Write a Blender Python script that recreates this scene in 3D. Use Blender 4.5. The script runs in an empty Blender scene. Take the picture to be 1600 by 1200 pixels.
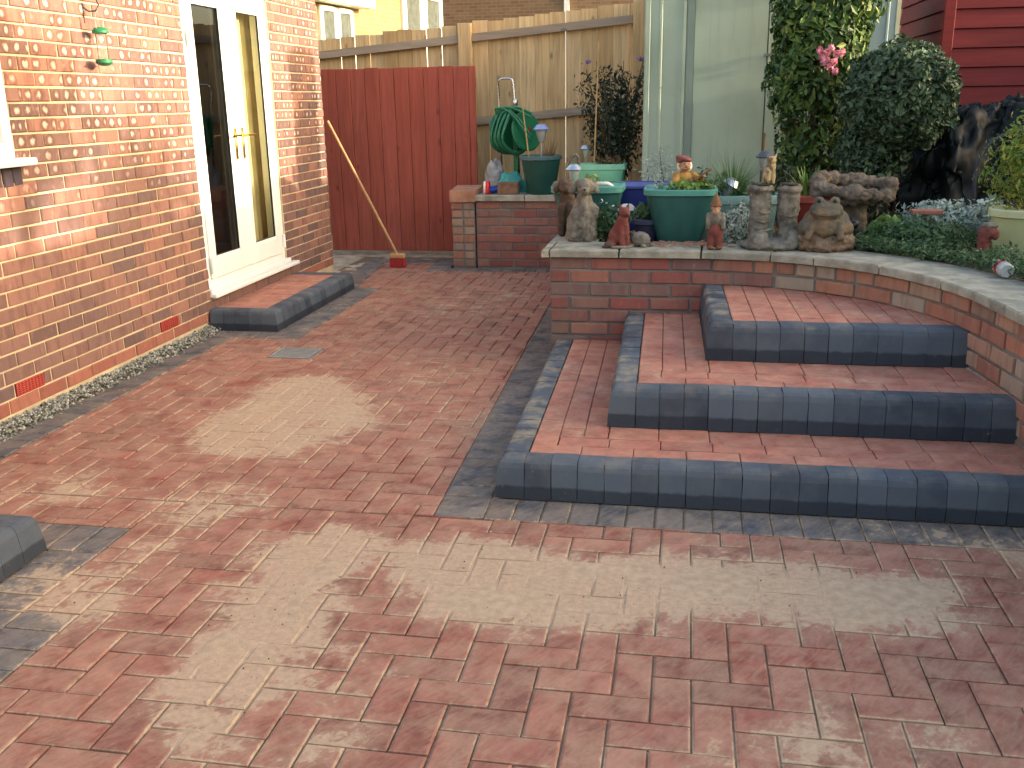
import bpy, bmesh, math, random
import numpy as np
from mathutils import Vector, Matrix, noise as mnoise
random.seed(7); RN = np.random.default_rng(11)
sc = bpy.context.scene
COL = sc.collection
# ------------------------------------------------------------------ camera
F, YAW, PIT, ROL = 1500., math.radians(-10.3), math.radians(16.42), math.radians(1.0)
def _rot(a, b, c):
    ca, sa = math.cos(a), math.sin(a)
    f0 = np.array([sa, ca, 0]); r0 = np.array([ca, -sa, 0]); up = np.array([0, 0, 1.])
    f = f0*math.cos(b)-up*math.sin(b); d = -(up*math.cos(b)+f0*math.sin(b))
    return np.array([r0*math.cos(c)+d*math.sin(c), -r0*math.sin(c)+d*math.cos(c), f])
RC = _rot(YAW, PIT, ROL); CC = np.array([0, 0, 1.472])
def ray(x, y): return RC.T @ np.array([(x-800)/F, (y-600)/F, 1.])
def atz(x, y, z=0.): d = ray(x, y); return Vector(CC+d*(z-CC[2])/d[2])
def atx(x, y, X): d = ray(x, y); return Vector(CC+d*(X-CC[0])/d[0])
def aty(x, y, Y): d = ray(x, y); return Vector(CC+d*(Y-CC[1])/d[1])
def pj(P):
    c = (np.asarray(P, float)-CC) @ RC.T
    w = np.maximum(c[:, 2:], .05)
    return c[:, :2]/w*F+[800, 600], c[:, 2]
cd = bpy.data.cameras.new('camera'); cam = bpy.data.objects.new('camera', cd); COL.objects.link(cam)
cd.sensor_width = 36; cd.lens = F/1600*36; cd.clip_start = .05; cd.clip_end = 2000
m = Matrix.Identity(4)
for i in range(3):
    m[i][0] = RC[0][i]; m[i][1] = -RC[1][i]; m[i][2] = -RC[2][i]; m[i][3] = CC[i]
cam.matrix_world = m; sc.camera = cam
# ------------------------------------------------------------------ sky, sun, exposure
SUN_EL, SUN_ROT = math.radians(11.0), math.radians(92.2)
w = bpy.data.worlds.new('World'); sc.world = w; w.use_nodes = True
nt = w.node_tree; bg = nt.nodes['Background']
sky = nt.nodes.new('ShaderNodeTexSky'); sky.sky_type = 'NISHITA'; sky.sun_disc = False
sky.sun_elevation = SUN_EL; sky.sun_rotation = SUN_ROT; sky.dust_density = 4.0; sky.ozone_density = .3; sky.air_density = 1.0
nt.links.new(sky.outputs[0], bg.inputs[0]); bg.inputs[1].default_value = 0.15
sd = bpy.data.lights.new('sun', 'SUN'); sun = bpy.data.objects.new('sun', sd); COL.objects.link(sun)
sd.energy = 2.0; sd.angle = math.radians(.55); sd.color = (1, .82, .60)
svec = Vector((math.cos(SUN_EL)*math.sin(SUN_ROT), math.cos(SUN_EL)*math.cos(SUN_ROT), math.sin(SUN_EL)))
sun.rotation_euler = svec.to_track_quat('Z', 'Y').to_euler(); sun.location = (20, -3, 12)
sc.view_settings.view_transform = 'Standard'; sc.view_settings.look = 'None'
sc.view_settings.gamma = 1; sc.view_settings.use_curve_mapping = False
sc.view_settings.exposure = 2.3
sc.render.engine = 'CYCLES'
# ------------------------------------------------------------------ helpers
def lin(c):
    return tuple((x/255/12.92 if x/255 <= .04045 else ((x/255+.055)/1.055)**2.4) for x in c)+(1,)
def tag(o, label=None, cat=None, group=None, kind=None):
    if label: o['label'] = label
    if cat: o['category'] = cat
    if group: o['group'] = group
    if kind: o['kind'] = kind
    return o
def empty(name, loc, label, cat, group=None, rz=0):
    o = bpy.data.objects.new(name, None); o.location = loc; o.rotation_euler[2] = rz
    o.empty_display_size = .1; COL.objects.link(o); return tag(o, label, cat, group)
def put(name, me, mat, parent=None, loc=None):
    """link a mesh given in the parent's own space (or world space when there is no parent)"""
    o = bpy.data.objects.new(name, me); COL.objects.link(o)
    if mat and not me.materials: me.materials.append(mat)
    if parent: o.parent = parent
    if loc is not None: o.location = loc
    return o
def mesh(name, V, Fc, smooth=False, attrs=None):
    me = bpy.data.meshes.new(name); me.from_pydata([tuple(v) for v in V], [], [tuple(f) for f in Fc])
    for k, a in (attrs or {}).items():
        a = np.asarray(a, np.float32)
        t = me.attributes.new(k, 'FLOAT' if a.ndim == 1 else 'FLOAT_VECTOR', 'POINT')
        t.data.foreach_set('value' if a.ndim == 1 else 'vector', a.ravel())
    if smooth: me.polygons.foreach_set('use_smooth', [True]*len(me.polygons))
    me.update(); return me
class MB:
    def __init__(s): s.v = []; s.f = []
    def add(s, V, Fc):
        b = len(s.v); s.v += [tuple(x) for x in V]; s.f += [tuple(b+i for i in f) for f in Fc]; return s
    def box(s, a, b, ch=0.):
        x0, y0, z0 = a; x1, y1, z1 = b
        if ch <= 0:
            return s.add([(x0,y0,z0),(x1,y0,z0),(x1,y1,z0),(x0,y1,z0),(x0,y0,z1),(x1,y0,z1),(x1,y1,z1),(x0,y1,z1)],
                         [(3,2,1,0),(4,5,6,7),(0,1,5,4),(1,2,6,5),(2,3,7,6),(3,0,4,7)])
        bm = bmesh.new(); bmesh.ops.create_cube(bm, size=1)
        for q in bm.verts: q.co = Vector(((x0+x1)/2+q.co.x*(x1-x0), (y0+y1)/2+q.co.y*(y1-y0), (z0+z1)/2+q.co.z*(z1-z0)))
        bmesh.ops.bevel(bm, geom=bm.edges[:], offset=ch, segments=1, affect='EDGES')
        bm.verts.index_update(); s.add([q.co[:] for q in bm.verts], [[q.index for q in f.verts] for f in bm.faces]); bm.free(); return s
    def tube(s, P, r, n=8, cap=True):
        P = [Vector(p) for p in P]; rr = r if hasattr(r, '__len__') else [r]*len(P); b = len(s.v)
        up = Vector((.31, .2, .93))
        for i, p in enumerate(P):
            d = (P[min(i+1, len(P)-1)]-P[max(i-1, 0)]).normalized()
            u = d.cross(up)
            if u.length < .05: u = d.cross(Vector((1, 0, 0)))
            u.normalize(); q = d.cross(u)
            for k in range(n):
                a = 2*math.pi*k/n; s.v.append(tuple(p+u*(math.cos(a)*rr[i])+q*(math.sin(a)*rr[i])))
        for i in range(len(P)-1):
            for k in range(n):
                s.f.append((b+i*n+k, b+i*n+(k+1) % n, b+(i+1)*n+(k+1) % n, b+(i+1)*n+k))
        if cap: s.f.append(tuple(b+k for k in range(n))[::-1]); s.f.append(tuple(b+(len(P)-1)*n+k for k in range(n)))
        return s
    def loft(s, rings, close=(True, True)):
        b = len(s.v); n = len(rings[0])
        for r in rings: s.v += [tuple(p) for p in r]
        for i in range(len(rings)-1):
            for k in range(n): s.f.append((b+i*n+k, b+i*n+(k+1) % n, b+(i+1)*n+(k+1) % n, b+(i+1)*n+k))
        if close[0]: s.f.append(tuple(b+k for k in range(n))[::-1])
        if close[1]: s.f.append(tuple(b+(len(rings)-1)*n+k for k in range(n)))
        return s
    def lathe(s, prof, n=24, c=(0, 0, 0), ex=2.0, rib=None, sx=1., sy=1.):
        R = []
        for r, z in prof:
            ring = []
            for k in range(n):
                a = 2*math.pi*(k+.5)/n; ca, sa = math.cos(a), math.sin(a)
                q = 1/((abs(ca)**ex+abs(sa)**ex)**(1/ex))
                ring.append((c[0]+r*q*ca*sx, c[1]+r*q*sa*sy, c[2]+z))
            R.append(ring)
        return s.loft(R)
    def me(s, name, smooth=False, rnd=None):
        a = {}
        if rnd is not None: a['rnd'] = np.full(len(s.v), rnd)
        return mesh(name, s.v, s.f, smooth, a)
    def put(s, name, mat, parent=None, smooth=False, rnd=None, loc=None): return put(name, s.me(name, smooth, rnd), mat, parent, loc)
def smooth_angle(o, ang=40):
    me = o.data; me.polygons.foreach_set('use_smooth', [True]*len(me.polygons))
    me.set_sharp_from_angle(angle=math.radians(ang)); return o
# ------------------------------------------------------------------ materials
class NT:
    def __init__(s, name):
        s.m = bpy.data.materials.new(name); s.m.use_nodes = True; s.t = s.m.node_tree; s.b = s.t.nodes['Principled BSDF']
    def n(s, ty, **k):
        q = s.t.nodes.new('ShaderNode'+ty)
        for a, v in k.items(): setattr(q, a, v)
        return q
    def l(s, a, b): s.t.links.new(a, b)
    def val(s, sock, v):
        if hasattr(v, 'is_output'): s.l(v, sock)
        else: sock.default_value = v
    def math(s, op, a, b=None, c=None, clamp=False):
        q = s.n('Math', operation=op, use_clamp=clamp); s.val(q.inputs[0], a)
        if b is not None: s.val(q.inputs[1], b)
        if c is not None: s.val(q.inputs[2], c)
        return q.outputs[0]
    def mix(s, f, a, b, bt='MIX'):
        q = s.n('Mix', data_type='RGBA', blend_type=bt); s.val(q.inputs[0], f); s.val(q.inputs[6], a); s.val(q.inputs[7], b); return q.outputs[2]
    def ramp(s, f, stops, interp='LINEAR'):
        q = s.n('ValToRGB'); q.color_ramp.interpolation = interp; e = q.color_ramp.elements
        while len(e) < len(stops): e.new(.5)
        for i, (p, c) in enumerate(stops): e[i].position = p; e[i].color = c if len(c) == 4 else tuple(c)+(1,)
        s.l(f, q.inputs[0]); return q.outputs[0]
    def mr(s, f, a, b, c=0., d=1.):
        q = s.n('MapRange', interpolation_type='SMOOTHSTEP'); s.val(q.inputs[0], f)
        for i, v in enumerate((a, b, c, d)): q.inputs[i+1].default_value = v
        return q.outputs[0]
    def noise(s, scale, detail=4., rough=.55, vec=None, dist=0., col=False):
        q = s.n('TexNoise'); q.inputs['Scale'].default_value = scale; q.inputs['Detail'].default_value = detail
        q.inputs['Roughness'].default_value = rough; q.inputs['Distortion'].default_value = dist
        s.l(vec if vec is not None else s.pos(), q.inputs['Vector']); return q.outputs['Color' if col else 'Fac']
    def pos(s):
        if not hasattr(s, '_p'): s._p = s.n('NewGeometry').outputs['Position']
        return s._p
    def scaled(s, v, k):
        q = s.n('VectorMath', operation='MULTIPLY'); s.l(v, q.inputs[0]); q.inputs[1].default_value = k; return q.outputs[0]
    def attr(s, name, vec=False):
        q = s.n('Attribute', attribute_name=name); return q.outputs['Vector' if vec else 'Fac']
    def bump(s, h, strength, dist=.01):
        q = s.n('Bump'); q.inputs['Strength'].default_value = strength; q.inputs['Distance'].default_value = dist
        s.l(h, q.inputs['Height']); s.l(q.outputs[0], s.b.inputs['Normal'])
    def out(s, col, rough=.8, spec=.3, metal=0.):
        s.val(s.b.inputs['Base Color'], col); s.val(s.b.inputs['Roughness'], rough)
        s.b.inputs['Specular IOR Level'].default_value = spec; s.b.inputs['Metallic'].default_value = metal; return s.m
def hue(c, k): return tuple(min(1, x*k) for x in c[:3])+(1,)
def simple(name, c, rough=.7, var=.25, scale=9., bump=.0, bscale=60., spec=.3, metal=0., c2=None, f2=(.45, .7), bd=.004):
    """one colour with soft dirt variation, optional second colour in patches and optional relief"""
    q = NT(name); base = lin(c); nz = q.noise(scale)
    col = q.mix(q.mr(nz, .3, .7), hue(base, 1-var), hue(base, 1+var))
    if c2: col = q.mix(q.mr(q.noise(scale*.6, 6., .65), *f2), col, lin(c2))
    if bump: q.bump(q.noise(bscale, 6.), bump, bd)
    r = q.math('MULTIPLY_ADD', q.noise(scale*3), .25, rough-.12)
    return q.out(col, r, spec, metal)
SAND = (182, 157, 131)
def paver_mat(name, stops, dusty=1., rough=.85):
    q = NT(name); r = q.attr('rnd'); d = q.attr('dust')
    col = q.ramp(r, [(i/(len(stops)-1), lin(c)) for i, c in enumerate(stops)])
    col = q.mix(.55, col, q.mix(q.mr(q.noise(14., 6.), .25, .75), hue(lin((170, 160, 158)), .8), (1, 1, 1, 1)), 'MULTIPLY')
    n1 = q.noise(7., 7., .62, dist=.6); n2 = q.noise(32., 6., .65, dist=.4); n3 = q.noise(2.6, 4.)
    vr = q.n('VectorRotate', rotation_type='Z_AXIS'); q.l(q.pos(), vr.inputs['Vector']); vr.inputs['Angle'].default_value = .6
    n4 = q.noise(1., 5., .6, q.scaled(vr.outputs[0], (36., 9., 1.)), 1.8)
    nn = q.math('ADD', q.math('ADD', q.math('MULTIPLY', n1, .6), q.math('MULTIPLY', n4, .22)), q.math('ADD', q.math('MULTIPLY', n2, .34), q.math('MULTIPLY', n3, .3)))
    f = q.math('ADD', q.math('MULTIPLY', d, dusty), q.math('MULTIPLY_ADD', nn, 3.0, -2.2))
    f = q.math('MAXIMUM', q.mr(f, .34, .78, 0., .97), q.mr(f, -.1, .8, 0., .55))
    film = q.math('MULTIPLY', q.mr(q.math('ADD', q.math('MULTIPLY', n1, .6), q.math('MULTIPLY', n4, .4)), .32, .62), .46*dusty)
    f = q.math('MAXIMUM', f, film)
    sand = q.mix(q.mr(q.noise(48., 8., .75), .3, .7), hue(lin(SAND), .80), hue(lin(SAND), 1.12))
    sand = q.mix(q.mr(q.noise(230., 3., .7), .64, .74, 0, .5), sand, hue(lin(SAND), .45))
    col = q.mix(q.math('MULTIPLY', f, .94), col, sand)
    q.bump(q.math('ADD', q.noise(160., 3.), q.math('MULTIPLY', f, .4)), .28, .003)
    return q.out(col, rough, .2)
def brick_mat(name, stops, spots=0., nz=.5, dirt=None):
    q = NT(name); r = q.attr('rnd'); bc = q.attr('bc', True)
    col = q.ramp(r, [(i/(len(stops)-1), lin(c)) for i, c in enumerate(stops)])
    v = q.n('VectorMath', operation='ADD'); q.l(q.scaled(q.pos(), (1, 1, .55)), v.inputs[0])
    cb = q.n('CombineXYZ'); q.l(q.math('MULTIPLY', r, 37.), cb.inputs[0]); q.l(cb.outputs[0], v.inputs[1]); pv = v.outputs[0]
    big = q.noise(13., 5., .6, pv)
    band = q.noise(1., 3., .5, q.scaled(pv, (26., 26., 5.)))
    col = q.mix(q.mr(band, .5, .66, 0, nz*.8), col, lin((102, 74, 72)))
    col = q.mix(q.mr(big, .52, .64, 0, nz*.7), col, lin((100, 72, 70)))
    col = q.mix(q.mr(q.noise(24., 6., .7, pv), .55, .8, 0, .35), col, lin((205, 150, 120)))
    if spots:
        sp = q.n('SeparateXYZ'); q.l(bc, sp.inputs[0])
        u = q.math('MULTIPLY', sp.outputs[0], 2.5); cell = q.math('FLOOR', u); fu = q.math('SUBTRACT', q.math('FRACT', u), .5)
        wn = q.n('TexWhiteNoise', noise_dimensions='2D'); cv = q.n('CombineXYZ'); q.l(cell, cv.inputs[0]); q.l(q.math('MULTIPLY', r, 991.), cv.inputs[1]); q.l(cv.outputs[0], wn.inputs['Vector'])
        fv = q.math('SUBTRACT', sp.outputs[1], .5)
        wob = q.math('MULTIPLY_ADD', q.noise(45., 4., .6, pv),   .5, -.25)
        dd = q.math('ADD', q.math('SQRT', q.math('ADD', q.math('POWER', q.math('ABSOLUTE', q.math('MULTIPLY', fu, .85)), 2.), q.math('POWER', q.math('ABSOLUTE', q.math('MULTIPLY', fv, .62)), 2.))), wob)
        on = q.math('LESS_THAN', wn.outputs['Value'], spots)
        hi = q.math('MULTIPLY', on, q.mr(q.n('SeparateXYZ').outputs[2], 0, 1)) if False else on
        sz = q.n('SeparateXYZ'); q.l(q.pos(), sz.inputs[0])
        hi = q.math('MULTIPLY', on, q.mr(q.math('ADD', sz.outputs[2], q.math('MULTIPLY_ADD', q.noise(1.3), .8, -.4)), .9, 1.35))
        ring = q.math('MULTIPLY', q.math('SUBTRACT', q.mr(dd, .16, .27), q.mr(dd, .30, .46)), hi)
        core = q.math('MULTIPLY', q.math('SUBTRACT', 1., q.mr(dd, .08, .24)), hi)
        col = q.mix(q.math('MULTIPLY', ring, .5, clamp=True), col, lin((92, 62, 58)))
        col = q.mix(q.math('MULTIPLY', core, .75, clamp=True), col, lin((214, 194, 178)))
    if dirt: col = q.mix(q.mr(q.noise(3.5, 5.), .5, .75, 0, .7), col, lin(dirt))
    q.bump(q.math('ADD', q.noise(55., 6., .7, pv), q.math('MULTIPLY', q.noise(210., 2.), .4)), .55, .006)
    return q.out(col, .9, .15)
def wood_mat(name, stops, axis=2, rough=.8, knots=True):
    q = NT(name); r = q.attr('rnd'); col = q.ramp(r, [(i/(len(stops)-1), lin(c)) for i, c in enumerate(stops)])
    k = [28., 28., 28.]; k[axis] = 1.6
    v = q.n('VectorMath', operation='ADD'); q.l(q.scaled(q.pos(), tuple(k)), v.inputs[0]); cb = q.n('CombineXYZ'); q.l(q.math('MULTIPLY', r, 61.), cb.inputs[0]); q.l(cb.outputs[0], v.inputs[1])
    g = q.noise(1., 6., .6, v.outputs[0], dist=.8)
    col = q.mix(q.mr(g, .35, .7, .0, .5), col, hue(lin(stops[0]), .5))
    if knots:
        vo = q.n('TexVoronoi'); vo.inputs['Scale'].default_value = 1.; kk = [7., 7., 7.]; kk[axis] = 3.2
        q.l(q.scaled(q.pos(), tuple(kk)), vo.inputs['Vector']); col = q.mix(q.mr(vo.outputs['Distance'], .05, .16, .7, 0.), col, hue(lin(stops[0]), .35))
    col = q.mix(q.mr(q.noise(2.2, 5.), .5, .8, 0, .35), col, hue(lin(stops[-1]), .8))
    q.bump(g, .3, .004); return q.out(col, rough, .2)
def leaf_mat(name, stops, trans=.25, rough=.5):
    q = NT(name); r = q.attr('rnd'); col = q.ramp(r, [(i/(len(stops)-1), lin(c)) for i, c in enumerate(stops)])
    col = q.mix(.4, col, q.mix(q.noise(6.), (.6, .6, .6, 1), (1, 1, 1, 1)), 'MULTIPLY')
    q.out(col, rough, .35); tr = q.n('BsdfTranslucent'); q.l(col, tr.inputs[0]); mx = q.n('MixShader'); mx.inputs[0].default_value = trans
    q.l(q.b.outputs[0], mx.inputs[1]); q.l(tr.outputs[0], mx.inputs[2]); q.l(mx.outputs[0], q.t.nodes['Material Output'].inputs[0]); return q.m
def glass_mat(name, tint=(.9, .95, .93, 1), rough=.0, f0=1.5, milky=0.):
    q = NT(name); tr = q.n('BsdfTransparent'); tr.inputs[0].default_value = tint; gl = q.n('BsdfGlossy'); gl.inputs['Roughness'].default_value = rough
    fr = q.n('Fresnel'); fr.inputs[0].default_value = f0; mx = q.n('MixShader')
    q.l(q.math('MULTIPLY', fr.outputs[0], 1.6, clamp=True), mx.inputs[0]); q.l(tr.outputs[0], mx.inputs[1]); q.l(gl.outputs[0], mx.inputs[2]); last = mx.outputs[0]
    if milky:
        m2 = q.n('MixShader'); m2.inputs[0].default_value = milky; q.l(last, m2.inputs[1]); q.l(q.b.outputs[0], m2.inputs[2]); q.b.inputs['Base Color'].default_value = tint; last = m2.outputs[0]
    q.l(last, q.t.nodes['Material Output'].inputs[0]); return q.m
M = {}
M['paver'] = paver_mat('red_paver', [(142, 86, 74), (162, 102, 88), (150, 92, 80), (166, 106, 90), (136, 86, 76), (156, 86, 74)])
M['tread'] = paver_mat('red_tread_paver', [(166, 100, 86), (182, 114, 98), (174, 108, 94), (190, 122, 102), (160, 100, 90)], .75)
M['dark'] = paver_mat('charcoal_paver', [(66, 71, 80), (84, 90, 98), (74, 82, 92), (92, 96, 100)], .85)
def kerb_mat():
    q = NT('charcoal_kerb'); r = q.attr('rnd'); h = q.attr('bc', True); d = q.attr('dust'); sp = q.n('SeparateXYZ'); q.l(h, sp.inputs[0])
    col = q.ramp(r, [(0, lin((58, 63, 73))), (.3, lin((75, 82, 92))), (.7, lin((86, 93, 103))), (1, lin((63, 66, 75)))])
    col = q.mix(q.mr(q.noise(9., 6.), .35, .7, 0, .4), col, lin((96, 102, 108)))
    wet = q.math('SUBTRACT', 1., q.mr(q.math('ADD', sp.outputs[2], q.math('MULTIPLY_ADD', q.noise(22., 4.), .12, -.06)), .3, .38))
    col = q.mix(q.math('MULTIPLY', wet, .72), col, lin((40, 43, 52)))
    col = q.mix(q.mr(q.noise(17., 7., .7, dist=.6), .64, .72, 0, .45), col, lin((128, 128, 124)))
    top = q.math('MULTIPLY', d, q.mr(q.noise(8., 6., .65), .42, .68))
    col = q.mix(q.math('MULTIPLY', top, .7), col, lin((170, 156, 128)))
    q.bump(q.noise(120., 5., .7), .45, .004); return q.out(col, .86, .18)
M['kerb'] = kerb_mat()
M['house_brick'] = brick_mat('rustic_red_brick', [(104, 84, 80), (136, 102, 92), (118, 94, 88), (148, 108, 96), (126, 98, 92), (106, 88, 86), (154, 112, 98)], .42)
M['plinth'] = brick_mat('terracotta_brick', [(148, 96, 82), (158, 104, 88), (142, 90, 78)], 0, .25)
M['bed_brick'] = brick_mat('planter_brick', [(128, 82, 76), (148, 94, 84), (134, 98, 92), (152, 104, 90), (122, 100, 94), (142, 84, 78), (118, 92, 88)], 0, .35, (120, 112, 98))
M['old_brick'] = brick_mat('weathered_brick', [(146, 100, 86), (164, 114, 94), (156, 142, 126), (126, 100, 90), (166, 114, 92), (150, 130, 114)], 0, .4, (140, 132, 116))
M['blue_brick'] = brick_mat('dark_blue_brick', [(58, 54, 66), (70, 64, 74)], 0, .2)
M['mortar'] = simple('house_mortar', (196, 178, 148), .95, .15, 6, .5, 120)
M['mortar_dark'] = simple('grey_mortar', (118, 116, 112), .95, .18, 6, .5, 120)
M['bed'] = simple('paving_bed', (120, 98, 78), .95, .2, 12, .4, 90)
M['sand'] = simple('kiln_dried_sand', (182, 157, 131), .97, .12, 30, .9, 320, c2=(128, 108, 84), f2=(.66, .8), bd=.004)
M['soil'] = simple('soil', (62, 52, 44), .95, .35, 14, .8, 50, bd=.02)
M['ground'] = simple('ground', (92, 98, 66), .95, .3, 2, .4, 20)
M['concrete'] = simple('rough_concrete', (180, 160, 136), .95, .25, 8, .8, 40, bd=.01)
M['slab'] = simple('coping_stone', (148, 144, 130), .92, .25, 9, .8, 70, c2=(108, 110, 100), f2=(.5, .72), bd=.008)
M['pvc'] = simple('white_upvc', (226, 228, 224), .35, .04, 3, spec=.45)
M['glass'] = glass_mat('window_glass')
M['room'] = simple('room_wall', (66, 60, 54), .9, .1)
M['room_floor'] = simple('room_floor', (54, 44, 38), .8, .1)
M['curtain'] = simple('cream_curtain', (196, 186, 150), .9, .1, 6)
M['curtain2'] = simple('grey_curtain', (86, 82, 78), .9, .1, 6)
M['brass'] = simple('brass', (196, 160, 80), .3, .1, metal=1.)
M['black'] = simple('black_metal', (30, 30, 32), .5, .1)
M['chrome'] = simple('chrome', (200, 200, 200), .25, .1, metal=1.)
M['steel'] = simple('galvanised_steel', (150, 154, 154), .5, .15, 20, metal=.6)
M['red_air'] = simple('red_air_brick', (158, 62, 56), .85, .12)
M['gravel'] = simple('grey_gravel', (138, 138, 128), .9, .5, 70)
M['fence'] = wood_mat('fence_wood', [(188, 154, 108), (216, 182, 134), (202, 168, 122), (222, 190, 144), (192, 160, 116)])
M['rail'] = wood_mat('fence_rail_wood', [(158, 140, 122), (174, 156, 136)], 0)
M['gate'] = wood_mat('red_stained_boards', [(168, 86, 70), (178, 94, 78), (158, 78, 66)], 2, .65)
M['redshed'] = wood_mat('red_painted_boards', [(112, 36, 38), (122, 42, 42), (104, 32, 36)], 0, .55, False)
M['greenmetal'] = simple('pale_green_metal', (156, 172, 156), .5, .07, 2.5, c2=(140, 154, 136), f2=(.5, .8))
def streaky(name, c, c2):
    q = NT(name); nz = q.noise(2.5, 5.); st_ = q.noise(1., 5., .6, q.scaled(q.pos(), (16., 16., .9)), .5)
    col = q.mix(q.mr(nz, .4, .75, 0, .6), lin(c), lin(c2)); col = q.mix(q.mr(st_, .52, .8, 0, .45), col, hue(lin(c2), .7)); col = q.mix(q.mr(q.noise(45., 5., .7), .66, .74, 0, .4), col, hue(lin(c2), .55))
    q.bump(q.noise(1.6, 3.), .25, .02); return q.out(col, .5, .3)
M['greenmetal'] = streaky('pale_green_sheet', (158, 173, 157), (140, 153, 134))
M['trim'] = simple('grey_green_trim', (118, 132, 124), .5, .08, 3)
M['teal'] = simple('teal_plastic', (40, 88, 84), .42, .1, 5, spec=.5)
M['dkgreen'] = simple('dark_green_plastic', (28, 72, 66), .42, .1, 5, spec=.5)
M['ltgreen'] = simple('light_green_plastic', (122, 192, 156), .45, .08, 5, spec=.5)
M['greyteal'] = simple('grey_teal_plastic', (104, 134, 130), .5, .1, 5)
M['navy'] = simple('blue_plastic', (34, 44, 110), .35, .1, 5, spec=.5)
M['terra'] = simple('terracotta_plastic', (128, 50, 42), .5, .12, 5)
M['cream'] = simple('cream_pot', (172, 178, 132), .5, .1, 5)
M['stone'] = simple('grey_cast_stone', (116, 110, 100), .95, .3, 22, 1., 90, c2=(80, 76, 68), f2=(.5, .7), bd=.006)
M['brownstone'] = simple('brown_cast_stone', (80, 66, 56), .95, .3, 22, .8, 90, bd=.006)
M['redstone'] = simple('red_cast_stone', (108, 62, 56), .9, .2, 30, .5, 90, c2=(110, 52, 46), bd=.004)
M['bark'] = simple('bark', (88, 74, 60), .95, .35, 20, 1., 40, bd=.02)
M['carved'] = simple('carved_log_stone', (104, 92, 80), .95, .35, 12, 1., 40, c2=(78, 68, 60), bd=.015)
M['frog'] = simple('frog_stone', (112, 94, 74), .9, .3, 14, .8, 60, c2=(84, 82, 72), f2=(.42, .6), bd=.008)
M['skin'] = simple('painted_skin', (160, 126, 102), .7, .12, 40)
M['yellow'] = simple('painted_yellow', (150, 112, 58), .7, .25, 30)
M['pinkred'] = simple('painted_dull_red', (120, 72, 72), .7, .15, 30)
M['white'] = simple('painted_white', (220, 216, 206), .7, .08, 30)
M['brownp'] = simple('painted_brown', (112, 76, 52), .7, .2, 30)
M['blackp'] = simple('painted_black', (26, 28, 30), .4, .1)
M['silver'] = simple('brushed_silver', (190, 192, 196), .3, .1, metal=.9)
M['lens'] = glass_mat('lamp_lens', (.85, .88, .88, 1), .15, 1.45, .3)
M['tarp'] = simple('black_tarpaulin', (13, 17, 19), .55, .2, 6, .3, 25, spec=.25)
M['hose'] = simple('green_hose', (52, 122, 88), .45, .12, 20, spec=.4)
M['reel'] = simple('green_reel_plastic', (40, 116, 78), .45, .1, 6)
M['bag_teal'] = simple('teal_plastic_sack', (64, 150, 142), .4, .2, 6)
M['bag_grey'] = simple('grey_plastic_sack', (150, 146, 146), .5, .3, 14)
M['wood_pale'] = simple('pale_wood', (176, 138, 96), .7, .12, 14)
M['cane'] = simple('bamboo_cane', (190, 156, 104), .7, .12, 14)
M['bristle'] = simple('red_bristle', (160, 50, 50), .8, .2, 60)
M['ivy'] = leaf_mat('climber_leaf', [(40, 66, 34), (62, 92, 44), (86, 116, 52), (52, 80, 42), (124, 140, 64)])
M['topi'] = leaf_mat('topiary_leaf', [(40, 56, 42), (62, 84, 60), (96, 118, 86), (50, 70, 50), (80, 102, 74)], .15)
M['shrub'] = leaf_mat('dark_shrub_leaf', [(36, 50, 36), (52, 66, 46), (64, 76, 56)], .15)
M['bright'] = leaf_mat('bright_leaf', [(72, 104, 48), (104, 138, 66), (136, 160, 80), (90, 122, 56)])
M['silverleaf'] = leaf_mat('silver_leaf', [(158, 172, 164), (186, 198, 188), (140, 156, 148)], .1, .7)
M['ground_leaf'] = leaf_mat('ground_cover_leaf', [(56, 82, 52), (76, 104, 64), (96, 122, 84), (62, 88, 60)])
M['grassleaf'] = leaf_mat('grass_blade', [(70, 104, 56), (96, 128, 70), (60, 90, 50)])
M['goldleaf'] = leaf_mat('gold_leaf', [(150, 150, 60), (112, 138, 56), (84, 116, 48), (170, 164, 74)])
M['dryleaf'] = leaf_mat('dry_leaf', [(112, 86, 58), (140, 110, 74), (92, 78, 52)], .1)
M['rose'] = leaf_mat('pink_petal', [(228, 140, 164), (238, 172, 186), (218, 120, 148)], .2)
M['lilac'] = leaf_mat('lilac_petal', [(150, 120, 170), (170, 140, 186)], .2)
M['whitefl'] = leaf_mat('white_petal', [(220, 220, 206), (232, 230, 220)], .2)
M['buff'] = brick_mat('buff_brick', [(196, 160, 98), (206, 172, 110)], 0, .1)
def far_brick(name, c1, c2, cm):
    q = NT(name); t = q.n('TexBrick'); tc = q.n('TexCoord'); q.l(tc.outputs['UV'], t.inputs['Vector'])
    t.inputs['Color1'].default_value = lin(c1); t.inputs['Color2'].default_value = lin(c2); t.inputs['Mortar'].default_value = lin(cm)
    t.inputs['Scale'].default_value = 1.; t.inputs['Brick Width'].default_value = .225; t.inputs['Row Height'].default_value = .075; t.inputs['Mortar Size'].default_value = .006
    col = q.mix(.5, t.outputs['Color'], q.mix(q.noise(5.), (.6, .6, .6, 1), (1, 1, 1, 1)), 'MULTIPLY'); return q.out(col, .9, .15)
M['far_buff'] = far_brick('distant_buff_brick', (136, 116, 88), (148, 126, 98), (152, 138, 114))
M['far_brown'] = far_brick('distant_brown_brick', (140, 112, 88), (124, 98, 78), (150, 130, 108))
M['tile'] = simple('roof_tile', (96, 70, 60), .9, .2, 10)
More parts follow.
